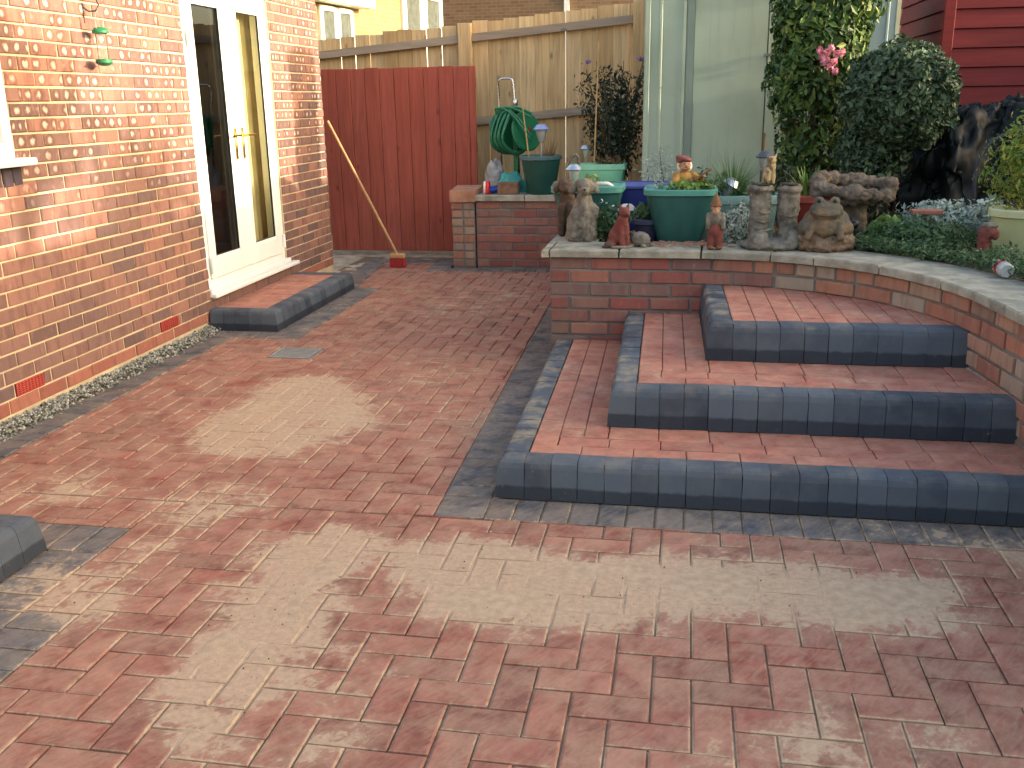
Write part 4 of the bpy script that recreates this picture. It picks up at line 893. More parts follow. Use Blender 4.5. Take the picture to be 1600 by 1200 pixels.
def pot(name, loc, label, mat, wt, wb, h, ex=2., rim=.03, soil=True, rz=0., sx=1., sy=1., cat='plant pot', ribs=0, group=None):
    e = empty(name, loc, label, cat, group, rz); m_ = MB().lathe(pot_profile(wt, wb, h, rim), 64 if ribs else 40, ex=ex, sx=sx, sy=sy)
    if ribs:
        n = 64
        for i in range(1, 3):
            for k in range(n):
                x, y, z = m_.v[i*n+k]; f = 1-.022*(math.sin(k/n*6.283*ribs) > .55); m_.v[i*n+k] = (x*f, y*f, z)
    smooth_angle(m_.put('pot', mat, e), 35)
    rc = mat.node_tree.nodes['Principled BSDF']; rm = RIM.get(mat.name) or simple(mat.name+'_rim', RIMC.get(mat.name, (120, 150, 140)), .5, .12, 9); RIM[mat.name] = rm
    smooth_angle(MB().lathe([(wt-lip_(wt)+.0, h-rim+.004), (wt+.003, h-rim+.005), (wt+.003, h-.002), (wt-.002, h+.003), (wt-.013, h+.003), (wt-.014, h-.004)], 40, ex=ex, sx=sx, sy=sy).put('rim', rm, e), 35)
    if soil:
        n = 28; V = [(0, 0, h-.022)]
        for j in (.5, 1.):
            for k in range(n):
                a = 6.283*(k+.5)/n; q = 1/((abs(math.cos(a))**ex+abs(math.sin(a))**ex)**(1/ex)); r = (wt-.018)*j*q; V.append((r*math.cos(a)*sx, r*math.sin(a)*sy, h-.028+.012*mnoise.noise(Vector((r*9*math.cos(a), r*9*math.sin(a), h*7)))))
        put('soil', mesh('soil', V, [(0, 1+k, 1+(k+1) % n) for k in range(n)]+[(1+k, 1+n+k, 1+n+(k+1) % n, 1+(k+1) % n) for k in range(n)], True), M['soil'], e)
    return e
def solar_lamp(loc, h, label, rz=0., tilt=(0, 0), cap=M['silver'], group='solar stake lamps', s=1.):
    e = empty('solar_lamp', loc, label, 'garden lamp', group); e.rotation_euler = (tilt[0], tilt[1], rz)
    MB().tube([(0, 0, -.05), (0, 0, h-.10*s)], .006*s).put('stake', M['silver'], e)
    smooth_angle(MB().lathe([(.008*s, h-.105*s), (.02*s, h-.095*s), (.036*s, h-.03*s)], 18).put('lens', M['lens'], e)); smooth_angle(MB().lathe([(.046*s, h-.032*s), (.05*s, h-.028*s), (.03*s, h-.006*s), (.024*s, h), (.001, h+.001)], 20).put('cap', cap, e)); return e
def tuft(e, c, n, L, mat, spread=.5, wd=.006, name='leaves', curve=.5):
    V, Fc, r = [], [], []
    for _ in range(n):
        a = random.random()*6.283; s = random.random()**.6*spread; d = Vector((math.cos(a)*s, math.sin(a)*s, 1)).normalized(); l = L*random.uniform(.6, 1.1); p = Vector(c)+Vector((math.cos(a), math.sin(a), 0))*random.random()*.03; sd_ = Vector((-math.sin(a), math.cos(a), 0))*wd; b = len(V); rr = random.random()
        for i in range(5):
            t = i/4; k = p+d*l*t+Vector((math.cos(a), math.sin(a), -.8))*(curve*l*s*t*t); w_ = sd_*(1-t*.9); V += [k-w_, k+w_]; r += [rr, rr]
        Fc += [(b+2*i, b+2*i+1, b+2*i+3, b+2*i+2) for i in range(4)]
    return foliage(name, V, Fc, np.array(r), mat, e)
def bush(e, c, rad, n, size, mat, name='leaves', asp=.5, shell=.3, lump=.25, stems=6, base=None):
    P, D = cloud(n, c, rad, shell, lump, 2.6, random.random()*20); V, Fc, r = leaves(P, size, asp, D); o = foliage(name, V, Fc, r, mat, e)
    if stems:
        m_ = MB(); b = Vector(base or (c[0], c[1], c[2]-rad[2]))
        for _ in range(stems): q = Vector(random.choice(P.tolist())); m_.tube([b+Vector((random.gauss(0, .01), random.gauss(0, .01), 0)), b.lerp(q, .5)+Vector((random.gauss(0, .02), random.gauss(0, .02), .02)), q], [.005, .004, .002], 5)
        m_.put('stem', M['bark'], e)
    return o
# ------------------------------------------------------------------ broom against the house corner
b0_ = atz(622, 418); b0_.z = 0; br = empty('broom', b0_, 'wooden broom with red bristles leaning on the house corner', 'broom'); tp = Vector((-3.165, 8.45, 1.33))-b0_
smooth_angle(MB().tube([(0, 0, .12), tp*.5+Vector((0, -.004, .065)), tp], .0125, 10).put('handle', M['wood_pale'], br))
MB().box((-.075, -.032, .085), (.075, .032, .135), .012).put('head', M['wood_pale'], br)
m_ = MB()
for i in range(15):
    for j in range(5):
        x, y = -.064+i*.0092, -.022+j*.011; m_.tube([(x, y, .088), (x*1.06+random.gauss(0, .002), y*1.4+random.gauss(0, .002), .004)], [.0052, .0045], 5)
m_.put('bristles', M['bristle'], br)
# ------------------------------------------------------------------ hose reel and clutter on the back wall
hr = atz(806, 245, .68); hr = Vector((aty(806, 240, 9.2).x, 9.2, .60)); e = empty('hose_reel', hr, 'green hose reel cart with coiled hose and chrome handle by the fence', 'hose reel')
zc_ = aty(808, 205, 9.2).z-hr.z; R_ = .185
smooth_angle(MB().lathe([(.02, -.012), (R_*.92, -.012), (R_, 0), (R_*.92, .012), (.02, .012)], 36).put('drum_side', M['reel'], e), 30).matrix_basis = Matrix.Translation((.03, -.12, zc_)) @ Matrix.Rotation(math.radians(78), 4, 'X')
smooth_angle(MB().lathe([(.02, -.012), (R_*.92, -.012), (R_, 0), (R_*.92, .012), (.02, .012)], 36).put('drum_side', M['reel'], e), 30).matrix_basis = Matrix.Translation((-.03, .12, zc_)) @ Matrix.Rotation(math.radians(80), 4, 'X')
m_ = MB(); P = []
for i in range(520): a = i*.21; t = (i/520*5) % 1; P.append((-.05+.02*math.sin(a*3)+(.012*mnoise.noise(Vector((a, 0, 0)))), -.10+.2*abs((i/520*5) % 2-1), 0)); P[-1] = (P[-1][0]+math.cos(a)*(R_*.98+.015*(i/520*3 % 1)), P[-1][1], zc_+math.sin(a)*(R_*.98+.03*(i/520)))
m_.tube(P, .010, 6); m_.put('hose', M['hose'], e, True)
m_ = MB()
for k in range(4):
    P = [(-.16+.34*i/14, -.145-.02*math.sin(i/14*3.14)-k*.008, zc_+.16+.06*math.sin(i/14*3.14+k*.3)-.20*(i/14)**2*(k % 2)) for i in range(15)]; m_.tube(P, .010, 6)
m_.put('hose_loop', M['hose'], e, True)
hz = aty(790, 122, 9.2).z-hr.z; xa, xb = aty(776, 140, 9.2).x-hr.x, aty(800, 140, 9.2).x-hr.x
m_ = MB().tube([(xa+.03, .02, .05), (xa+.02, .05, zc_+.1), (xa, .08, hz-.05), (xa+.012, .08, hz-.012), (xa+.04, .08, hz), (xb-.04, .08, hz), (xb-.012, .08, hz-.012), (xb, .08, hz-.05), (xb+.03, .05, zc_+.1), (xb+.06, .02, .05)], .010, 10); m_.put('handle', M['chrome'], e, True)
MB().lathe([(.02, -.03), (.024, -.02), (.024, .02), (.018, .03)], 14, (xb+.03, .0, zc_+.26)).put('tap_connector', M['chrome'], e, True); MB().tube([(.03, -.135, zc_), (.03, -.16, zc_), (.03, -.165, zc_+.04)], .014).put('crank', M['terra'], e, True)
for o in e.children:
    if o.name.split('.')[0] in ('drum_side', 'hose', 'crank'): o.matrix_basis = Matrix.Translation((0, 0, zc_)) @ Matrix.Rotation(math.radians(52), 4, 'Z') @ Matrix.Translation((0, 0, -zc_)) @ o.matrix_basis
MB().box((-.16, -.16, .0), (.2, .16, .05), .02).box((-.02, -.02, .05), (.02, .02, zc_)).put('base', M['reel'], e)
def crumple(name, c, rad, mat, label, cat, seed, ns=9., amp=.35):
    bm = bmesh.new(); bmesh.ops.create_icosphere(bm, subdivisions=4, radius=1)
    for v in bm.verts:
        n = v.co.copy(); k = 1+amp*(mnoise.noise(n*1.7+Vector((seed, 0, 0)))+.5*abs(mnoise.noise(n*4+Vector((0, seed, 0))))+.25*abs(mnoise.noise(n*9))); v.co = Vector((n.x*rad[0]*k, n.y*rad[1]*k, max(-.6, n.z*k)*rad[2]+rad[2]*.6))
    me = bpy.data.meshes.new(name); bm.to_mesh(me); bm.free(); me.polygons.foreach_set('use_smooth', [True]*len(me.polygons)); return tag(put(name, me, mat, None, c), label, cat)
p = aty(772, 275, 9.05); crumple('plastic_sack', (p.x, 9.05, .60), (.10, .09, .20), M['bag_grey'], 'crumpled grey and white plastic sack against the red gate', 'sack', 3.)
p = aty(795, 275, 8.95); crumple('plastic_sack', (p.x+.02, 8.98, .60), (.14, .09, .14), M['bag_teal'], 'teal plastic sack slumped below the hose reel', 'sack', 8.)
p = aty(808, 262, 9.02); crumple('plastic_sack', (p.x+.10, 9.02, .62), (.09, .07, .13), simple('beige_sack', (150, 134, 104), .8, .2), 'small beige sack tucked behind the dark green pot', 'sack', 5.)
def can(px, py, mat, label, r=.033, h=.115, lay=False):
    p = aty(px, py, 8.70); e = empty('drink_can', (p.x, 8.70, .663), label, 'can'); z = h
    o = smooth_angle(MB().lathe([(r*.8, 0), (r, .006), (r, z-.012), (r*.82, z-.002), (r*.8, z), (r*.74, z-.003)], 22).put('body', mat, e)); t = MB().lathe([(r*.8, z-.0025), (r*.2, z-.0028)], 18).put('lid', M['silver'], e)
    if lay:
        for q in (o, t): q.matrix_basis = Matrix.Translation((-.05, 0, r)) @ Matrix.Rotation(math.radians(80), 4, 'Y')
    return e
q = NT('red_can'); sw = q.n('TexWave'); sw.inputs['Scale'].default_value = 5.; sw.inputs['Distortion'].default_value = 3.; q.l(q.pos(), sw.inputs['Vector']); q.out(q.mix(q.mr(sw.outputs['Fac'], .78, .84), lin((190, 30, 36)), lin((230, 226, 222))), .3, .5, .3); can(761, 300, q.m, 'red and white drink can standing on the low wall')
can(774, 301, simple('blue_can', (40, 60, 130), .3, .3, 30, c2=(200, 200, 210), f2=(.55, .6), metal=.4), 'blue and silver drink can lying beside the loose brick', lay=True, h=.10)
p = aty(796, 303, 8.69); m_ = MB().box((-.105, -.05, 0), (.085, .05, .105), .006); tag(m_.put('loose_brick', simple('loose_brick', (122, 92, 74), .95, .25, 20, .6, 60), None, rnd=.6, loc=(p.x, 8.71, .663)), 'loose brown brick standing on the low wall beside the cans', 'brick')
p = aty(845, 303, 8.72); P0 = Vector((p.x, 8.74, .663)); e = pot('round_pot', P0, 'dark green round pot on the low wall holding a lamp', M['dkgreen'], .188, .125, .335, rim=.035); tuft(e, (0.06, .03, .31), 30, .16, M['dryleaf'], .9, .004, 'twigs', .2); tuft(e, (.09, .0, .31), 18, .22, M['dryleaf'], .7, .003, 'twigs', .2)
p2 = aty(846, 196, 8.74); solar_lamp((p2.x, 8.74, .97), p2.z-.96, 'solar lamp with wide blue tinted cap in the round green pot', cap=simple('bluish_cap', (150, 160, 200), .4, .1, metal=.3), s=1.5)
p3 = aty(817, 165, 8.72); c0 = Vector((P0.x-.10, 8.72, .95)); tag(MB().tube([c0, (p3.x, 8.70, p3.z)], .006).put('bamboo_cane', M['cane']), 'short cane leaning out of the dark green round pot', 'cane')
# ------------------------------------------------------------------ pots in the bed
def rim_at(px, py, h): return atz(px, py, SZ+h)
p = rim_at(1062, 308, .355); Pt = Vector((p.x, 5.80, .665)); big = pot('square_pot', Pt, 'large teal square pot with the chef figurine on the coping', M['teal'], .208, .128, .305, 5., .035, ribs=12)
bush(big, (.06, -.06, .31), (.15, .10, .05), 500, .03, M['bright'], stems=0, asp=.7); bush(big, (-.13, .0, .33), (.035, .035, .06), 60, .02, M['silverleaf'], stems=3)
p = rim_at(920, 287, .34); pot('square_pot', (p.x, p.y, SZ), 'teal square pot behind the stone dog', M['teal'], .225, .16, .335, 5., .04, ribs=12); e2 = bpy.data.objects[[o.name for o in COL.objects if o.name.startswith('square_pot')][-1]]; bush(e2, (.02, 0, .35), (.06, .05, .05), 120, .03, M['goldleaf'], stems=0)
MB().tube([(.05, -.05, .345), (.13, -.06, .345), (.15, -.05, .33), (.15, -.05, .3)], .012).put('pipe', M['white'], e2, True)
p = rim_at(935, 256, .30); e3 = pot('trough', (p.x, p.y, SZ), 'long pale mint green trough holding dry plants', M['ltgreen'], .25, .21, .30, 6., .05, sx=1., sy=.5); bush(e3, (.10, 0, .32), (.13, .06, .05), 200, .035, M['dryleaf'], stems=5); Q3 = Vector((p.x, p.y, SZ))
p = rim_at(1003, 287, .31); e4 = pot('square_pot', (p.x, p.y, SZ), 'glossy blue square pot between teal and mint pots', M['navy'], .20, .17, .31, 6., .02, ribs=0)
p = rim_at(1150, 304, .30); e5 = pot('trough', (p.x, p.y, SZ), 'grey teal trough behind the silver leaved plant', M['greyteal'], .20, .17, .30, 6., .05, sx=1.25, sy=.6); bush(e5, (.06, .0, .32), (.2, .08, .06), 350, .035, M['ground_leaf'], stems=0)
tuft(e5, (-.02, .0, .27), 260, .30, M['grassleaf'], .75, .003, 'grass', .35)
p = rim_at(1268, 303, .29); e6 = pot('round_pot', (p.x, p.y, SZ), 'terracotta red round pot between stone boots and birdbath', M['terra'], .20, .145, .29, rim=.04); tuft(e6, (-.02, -.02, .26), 40, .20, M['bright'], .55, .014, 'leaves', .3)
p = atz(1008, 384, .66); e7 = pot('round_pot', (p.x, p.y+.20, SZ+.02), 'small navy round pot with leafy plant behind the tortoise', simple('navy_pot', (36, 42, 66), .5, .1), .085, .06, .15); bush(e7, (-.0, 0, .19), (.09, .07, .07), 240, .035, M['ground_leaf'], stems=4, base=(0, 0, .13))
p = atz(1590, 400, .66); e8 = pot('round_pot', (p.x+.04, p.y+.12, SZ), 'cream round pot holding a golden conifer', M['cream'], .165, .12, .27, rim=.04); bush(e8, (0, .02, .50), (.21, .18, .27), 2200, .035, M['goldleaf'], asp=.35, stems=8, base=(0, 0, .24))
def lamp_px(pxc, pyc, y, base, label, **k):
    q_ = aty(pxc, pyc, y); return solar_lamp((q_.x, y, base), q_.z-base, label, **k)
lamp_px(915, 227, Q3.y, SZ+.27, 'silver solar lamp standing in the mint trough')
lamp_px(897, 257, 6.55, SZ, 'silver solar lamp behind the stone dog', s=1.15); lamp_px(980, 319, 5.95, SZ, 'white capped solar lamp behind the red cat', cap=M['white'], s=1.2)
q_ = aty(1142, 293, 6.0); solar_lamp((q_.x-.05, 6.0, SZ+.02), .42, 'tilted silver solar lamp beside the large teal pot', tilt=(.25, .42), s=1.1, rz=.2).location = (q_.x-.17, 5.92, SZ+.02)
q_ = aty(1197, 236, 6.3); solar_lamp((q_.x, 6.3, SZ), q_.z-SZ, 'dark capped lantern lamp behind the stone boots', cap=simple('dark_cap', (70, 74, 84), .5, .1), s=1.25)
for px, t0, t1, y, lab in ((928, 240, 62, Q3.y+.02, 'tall bamboo cane rising from the mint trough'), (1191, 275, 208, 6.4, 'short brown cane by the lantern lamp')):
    a, b = aty(px, t0, y), aty(px+(8 if y > 6.5 else 4), t1, y); a.z = SZ+.2; tag(MB().tube([a, b], .0065).put('bamboo_cane', M['cane'] if y > 6.5 else M['brownp']), lab, 'cane')
# hooked white ornament behind the lamp
p = aty(893, 258, 7.0); tag(MB().tube([(p.x-.01, 7.0, SZ), (p.x-.012, 7.0, p.z), (p.x+.0, 7.0, p.z+.055), (p.x+.03, 7.0, p.z+.075), (p.x+.05, 7.0, p.z+.05), (p.x+.052, 7.0, p.z-.02)], [.012, .014, .014, .013, .012, .01], 8).put('hook_ornament', M['stone'], None, True), 'pale hooked stone ornament behind the mint trough lamp', 'ornament')
# ------------------------------------------------------------------ figurines
def statue(name, px, py, y, z, label, cat, rz=0., s=1.):
    q_ = aty(px, py, y); e = empty(name, (q_.x, y, z), label, cat, None, rz); e.scale = (s, s, s); return e
zt_ = ZC
def ST(name, px, py, label, cat, rz=0., z=ZC, s=1.): q_ = atz(px, py, z); e = empty(name, (q_.x, q_.y, z), label, cat, None, rz); e.scale = (s, s, s); return e
e = ST('dog_statue', 908, 375, 'grey stone shaggy dog statue with drooping ears on the coping corner', 'statue')
put('body', blob('body', [('e', (0, .03, .08), (.092, .085, .12)), ('c', (0, .01, .03), (.01, .01, .17), .098, .07), ('e', (.012, .01, .20), (.058, .055, .08)), ('c', (.02, -.03, .24), (.02, -.06, .10), .032, .04), ('c', (.03, -.05, .16), (.045, -.07, .02), .03, .026), ('c', (-.03, -.05, .16), (-.04, -.07, .02), .03, .026), ('e', (.075, 0, .17), (.03, .035, .05)), ('e', (.025, -.01, .315), (.05, .055, .05)), ('e', (.03, -.06, .295), (.026, .04, .026)), ('c', (-.02, 0, .34), (-.055, -.01, .29), .018, .022), ('c', (.07, 0, .34), (.09, -.01, .29), .016, .02), ('c', (.015, 0, .25), (.02, 0, .3), .045, .04)], .006, 3, .006, 45.), M['stone'], e)
MB().lathe([(.007, 0), (.007, .008), (.002, .011)], 8, (.03, -.1, .30)).put('nose', M['blackp'], e); bn = bpy.data.objects
e = ST('dog_statue', 886, 368, 'brown stone dog statue half hidden behind the grey dog', 'statue', z=ZC)
put('body', blob('body', [('e', (0, .05, .10), (.06, .08, .12)), ('e', (0, .02, .21), (.05, .055, .09)), ('e', (0, -.01, .30), (.046, .055, .046)), ('e', (0, -.055, .285), (.025, .035, .024)), ('c', (-.03, 0, .335), (-.065, 0, .28), .016, .024), ('c', (.03, -.03, .18), (.03, -.04, .02), .025, .022), ('c', (-.03, -.03, .18), (-.03, -.04, .02), .025, .022)], .006, 3, .004, 40.), M['brownstone'], e)
put('ear', blob('ear', [('e', (-.062, -.005, .305), (.03, .012, .028), (0, .5, 0))], .005, 2), M['stone'], e)
e = ST('cat_statue', 968, 386, 'red terracotta seated cat statue looking sideways on the coping', 'statue', .35)
put('body', blob('body', [('e', (.0, .03, .055), (.055, .065, .06)), ('c', (0, .02, .08), (.012, -.015, .155), .045, .032), ('e', (.02, -.02, .195), (.032, .034, .03)), ('e', (.03, -.048, .187), (.015, .018, .013)), ('c', (.0, -.01, .22), (-.004, -.008, .243), .012, .004), ('c', (.04, -.015, .22), (.046, -.012, .243), .012, .004), ('c', (.0, -.02, .12), (.0, -.045, .012), .02, .014), ('c', (.03, -.02, .12), (.032, -.045, .012), .02, .014), ('c', (-.04, .06, .03), (-.065, .0, .014), .016, .011), ('e', (-.045, .0, .02), (.025, .04, .02)), ('e', (.05, .01, .02), (.022, .04, .02))], .0045, 3, .0015, 60.), M['redstone'], e); put('plinth', MB().lathe([(.07, 0), (.073, .008), (.066, .014)], 24, sx=1.05, sy=1.1).me('plinth', True), M['stone'], e)
e = ST('tortoise_statue', 1000, 385, 'small stone tortoise statue beside the red cat', 'statue', -.3)
put('shell', blob('shell', [('e', (0, 0, .04), (.06, .05, .045))], .005, 2, .003, 60.), M['stone'], e); put('limbs', blob('limbs', [('e', (-.065, -.02, .022), (.022, .016, .016)), ('e', (-.035, -.04, .01), (.018, .014, .012)), ('e', (.035, -.04, .01), (.018, .014, .012)), ('e', (.068, 0, .012), (.016, .01, .01))], .004, 2), M['stone'], e)
e = ST('stone_ornament', 951, 388, 'tiny dark stone snail ornament in front of the red cat', 'ornament'); put('body', blob('body', [('e', (0, 0, .02), (.026, .02, .02)), ('e', (-.02, -.005, .008), (.02, .012, .008)), ('e', (.012, 0, .012), (.02, .014, .012))], .004, 2, .002, 90.), M['brownstone'], e)
# chef playing a small guitar
e = empty('chef_figurine', (Pt.x+.02, Pt.y+.02, Pt.z+.285), 'chef figurine with dull red hat playing a small guitar', 'figurine', None, .25)
put('shirt', blob('shirt', [('e', (0, 0, .05), (.055, .045, .065)), ('c', (-.05, -.005, .09), (-.07, -.045, .05), .022, .018), ('c', (-.07, -.045, .05), (-.02, -.06, .045), .018, .015), ('c', (.05, -.005, .09), (.085, -.04, .065), .022, .017), ('c', (.085, -.04, .065), (.09, -.07, .09), .017, .014)], .0045, 2), M['yellow'], e)
put('head', blob('head', [('e', (0, -.005, .145), (.032, .034, .038)), ('e', (0, -.042, .145), (.009, .011, .009)), ('c', (0, 0, .09), (0, 0, .12), .018, .018), ('e', (-.033, 0, .145), (.007, .01, .012)), ('e', (.033, 0, .145), (.007, .01, .012)), ('e', (.015, -.03, .13), (.012, .01, .01)), ('e', (-.015, -.03, .13), (.012, .01, .01))], .0035, 2), M['skin'], e)
put('hair', blob('hair', [('e', (.022, .014, .14), (.026, .028, .034)), ('e', (-.02, .016, .14), (.022, .026, .034))], .004, 2), M['white'], e)
for x in (-.012, .012): MB().lathe([(.0035, 0), (.003, .002), (.0005, .003)], 8).put('eye', M['blackp'], e).matrix_basis = Matrix.Translation((x, -.036, .156)) @ Matrix.Rotation(math.pi/2, 4, 'X')
MB().lathe([(.008, 0), (.006, .002)], 10, sy=.5).put('mouth', M['brownp'], e).matrix_basis = Matrix.Translation((0, -.036, .122)) @ Matrix.Rotation(math.pi/2, 4, 'X')
put('hat', blob('hat', [('e', (-.008, 0, .183), (.05, .046, .02), (0, .25, 0)), ('e', (0, -.002, .172), (.034, .034, .014)), ('e', (-.03, 0, .175), (.025, .03, .016))], .004, 3), M['pinkred'], e)
g_ = put('guitar', blob('guitar', [('e', (-.02, -.075, .04), (.036, .012, .028)), ('e', (.02, -.075, .055), (.026, .012, .022)), ('c', (.03, -.078, .06), (.115, -.085, .115), .008, .007), ('e', (.125, -.085, .122), (.016, .006, .010), (0, -.5, 0))], .004, 2), M['brownp'], e)
for (x, y, z) in ((-.02, -.09, .055), (.092, -.08, .098)):
    put('hand', blob('hand', [('e', (x, y, z), (.012, .008, .010))]+[('c', (x-.006+i*.004, y-.004, z), (x-.006+i*.004, y-.008, z-.013), .003, .0025) for i in range(4)]+[('c', (x+.01, y, z), (x+.014, y-.006, z+.008), .003, .0025)], .0022, 1), M['skin'], e)
# little red booted figure
e = ST('gnome_figurine', 1116, 389, 'small gnome figurine with red trousers beside the large teal pot', 'figurine', z=ZC)
put('legs', blob('legs', [('e', (0, 0, .10), (.045, .035, .045)), ('c', (-.018, 0, .09), (-.022, -.005, .02), .026, .022), ('c', (.018, 0, .09), (.022, -.005, .02), .026, .022)], .0045, 2), M['redstone'], e); put('boots', blob('boots', [('e', (-.022, -.02, .012), (.018, .032, .013)), ('e', (.024, -.02, .012), (.018, .032, .013))], .004, 2), M['brownp'], e)
put('coat', blob('coat', [('e', (0, .01, .165), (.042, .036, .05)), ('c', (-.038, 0, .185), (-.04, -.02, .12), .016, .013), ('c', (.038, 0, .185), (.042, -.02, .12), .016, .013)], .0045, 2), M['stone'], e); put('head', blob('head', [('e', (0, 0, .222), (.026, .026, .028)), ('e', (0, -.026, .222), (.007, .008, .007)), ('e', (0, -.018, .205), (.018, .014, .02))], .0035, 2), M['skin'], e)
put('hat', MB().lathe([(.032, .235), (.030, .242), (.022, .262), (.010, .29), (.002, .305)], 18).me('hat', True), M['brownp'], e)
# stone boots planter with little cat
e = ST('stone_boots', 1207, 386, 'pair of grey stone boots planter standing on a stone base', 'planter', .12)
def boot(x, s): return [('c', (x, .03, .07), (x+.004*s, .035, .27), .055, .062), ('e', (x-.01*s, -.05, .055), (.055, .085, .045)), ('e', (x-.015*s, -.10, .045), (.05, .05, .038)), ('e', (x, .035, .315), (.074, .07, .03))]
bt = put('boots', blob('boots', boot(-.078, 1)+boot(.082, -1)+[('e', (0, -.02, .018), (.185, .15, .035))], .008, 2, .010, 22.), M['stone'], e)
for x in (-.074, .078): MB().lathe([(.055, .341), (.05, .346), (.001, .347)], 22, (x, .035, 0)).put('opening', M['soil'], e)
for k, (x, z) in enumerate([(-.06, .20), (-.06, .15), (-.07, .11), (.08, .18)]): MB().tube([(x-.045, -.012-.05*(z < .13), z), (x, -.03-.05*(z < .13), z-.012), (x+.045, -.012-.05*(z < .13), z)], .006, 6).put('lace', M['stone'], e, True)
q_ = aty(1201, 298, e.location.y+.04); ec = empty('cat_statue', (q_.x, e.location.y+.03, ZC+.345), 'small tabby cat statue sitting in the stone boot', 'statue', None, .2)
put('body', blob('body', [('e', (0, .01, .04), (.036, .035, .045)), ('e', (.002, -.005, .09), (.028, .026, .03)), ('e', (.004, -.012, .125), (.026, .024, .022)), ('c', (-.014, -.01, .143), (-.018, -.01, .158), .008, .003), ('c', (.022, -.01, .143), (.026, -.01, .158), .008, .003), ('c', (-.012, -.02, .07), (-.012, -.03, .008), .012, .009), ('c', (.014, -.02, .07), (.014, -.03, .008), .012, .009)], .004, 2), simple('tabby', (168, 148, 112), .9, .2, 40, c2=(110, 92, 68), f2=(.5, .55)), ec)
# frog
e = ST('frog_statue', 1287, 390, 'large squat frog statue on a rocky base beside the boots', 'statue', -.15)
put('rock', blob('rock', [('e', (0, 0, .03), (.165, .13, .05)), ('e', (-.06, -.03, .065), (.09, .08, .04)), ('e', (.07, -.02, .06), (.09, .09, .045))], .007, 1, .016, 26.), simple('brown_rock', (122, 102, 84), .95, .35, 26, .9, 60, c2=(104, 82, 66), bd=.01), e)
put('body', blob('body', [('e', (0, .02, .15), (.125, .10, .085)), ('e', (-.09, -.02, .12), (.055, .075, .05)), ('e', (.09, -.02, .12), (.055, .075, .05)), ('e', (0, -.03, .215), (.088, .075, .05)), ('e', (0, -.08, .20), (.075, .045, .032)), ('e', (-.04, -.035, .262), (.027, .03, .026)), ('e', (.04, -.035, .262), (.027, .03, .026)), ('c', (-.07, -.08, .14), (-.085, -.12, .08), .024, .02), ('c', (.07, -.08, .14), (.085, -.12, .08), .024, .02), ('e', (0, -.07, .13), (.075, .05, .06))], .006, 3,  .003, 40.), M['frog'], e)
put('eye', blob('eye', [('e', (-.04, -.058, .266), (.012, .010, .012))], .003, 1), M['blackp'], e); put('eye', blob('eye', [('e', (.04, -.058, .266), (.012, .010, .012))], .003, 1), M['blackp'], e)
MB().tube([(-.072, -.10, .205), (-.04, -.124, .196), (0, -.13, .192), (.04, -.124, .196), (.072, -.10, .205)], .0035, 6).put('mouth', M['brownstone'], e, True)
e = ST('animal_figurine', 1334, 388, 'small black animal figurine beside the frog statue', 'figurine', -.4); put('body', blob('body', [('e', (0, .02, .05), (.035, .05, .05)), ('e', (0, -.015, .10), (.028, .03, .035)), ('e', (0, -.03, .135), (.024, .028, .024)), ('e', (0, -.055, .13), (.010, .014, .010)), ('c', (-.014, -.02, .155), (-.018, -.018, .17), .008, .004), ('c', (.014, -.02, .155), (.018, -.018, .17), .008, .004), ('c', (-.015, -.03, .07), (-.016, -.045, .01), .012, .01), ('c', (.015, -.03, .07), (.016, -.045, .01), .012, .01)], .0045, 2, .001, 60.), M['blackp'], e)
q_ = aty(1131, 295, 6.45); e = empty('bird_figurine', (q_.x, 6.45, q_.z-.02), 'black bird figurine with white breast above the grey trough', 'figurine'); put('body', blob('body', [('e', (0, 0, .05), (.03, .028, .052)), ('e', (.0, -.005, .112), (.021, .021, .021)), ('c', (0, -.02, .112), (.0, -.042, .108), .006, .002)], .004, 2), M['blackp'], e); put('breast', blob('breast', [('e', (.002, -.013, .05), (.019, .018, .036))], .0035, 2), M['white'], e); MB().tube([(0, 0, -.3), (0, 0, .01)], .006).put('stake', M['black'], e)
# birdbath
q_ = rim_at(1335, 290, .42); e = empty('birdbath', (aty(1333, 290, 5.95).x, 5.95, SZ), 'rough log shaped stone birdbath on a trunk pedestal', 'birdbath', None, .1); hb_ = aty(1330, 292, 5.95).z-SZ
P = []
for i in range(22): a = i/22*6.283; P.append(('e', (math.cos(a)*.205+.01*math.sin(a*5), math.sin(a)*.16, hb_+.008*math.sin(a*3)-.02*math.cos(a)), (.046, .044, .04)))
put('basin', blob('basin', P+[('e', (0, 0, hb_-.055), (.19, .15, .022)), ('e', (-.2, -.06, hb_-.01), (.06, .05, .04)), ('e', (.21, .0, hb_+.01), (.05, .06, .04))], .008, 1, .018, 22.), M['carved'], e).matrix_basis = Matrix.Translation((0, 0, hb_)) @ Matrix.Rotation(math.radians(13), 4, 'X') @ Matrix.Translation((0, 0, -hb_))
put('pedestal', blob('pedestal', [('c', (0, .02, .02), (.02, .02, hb_-.05), .11, .075), ('c', (-.05, -.06, .0), (-.01, 0, .2), .05, .04), ('c', (.07, -.05, .0), (.02, 0, .22), .05, .035)], .010, 2, .014, 16.), M['carved'], e)
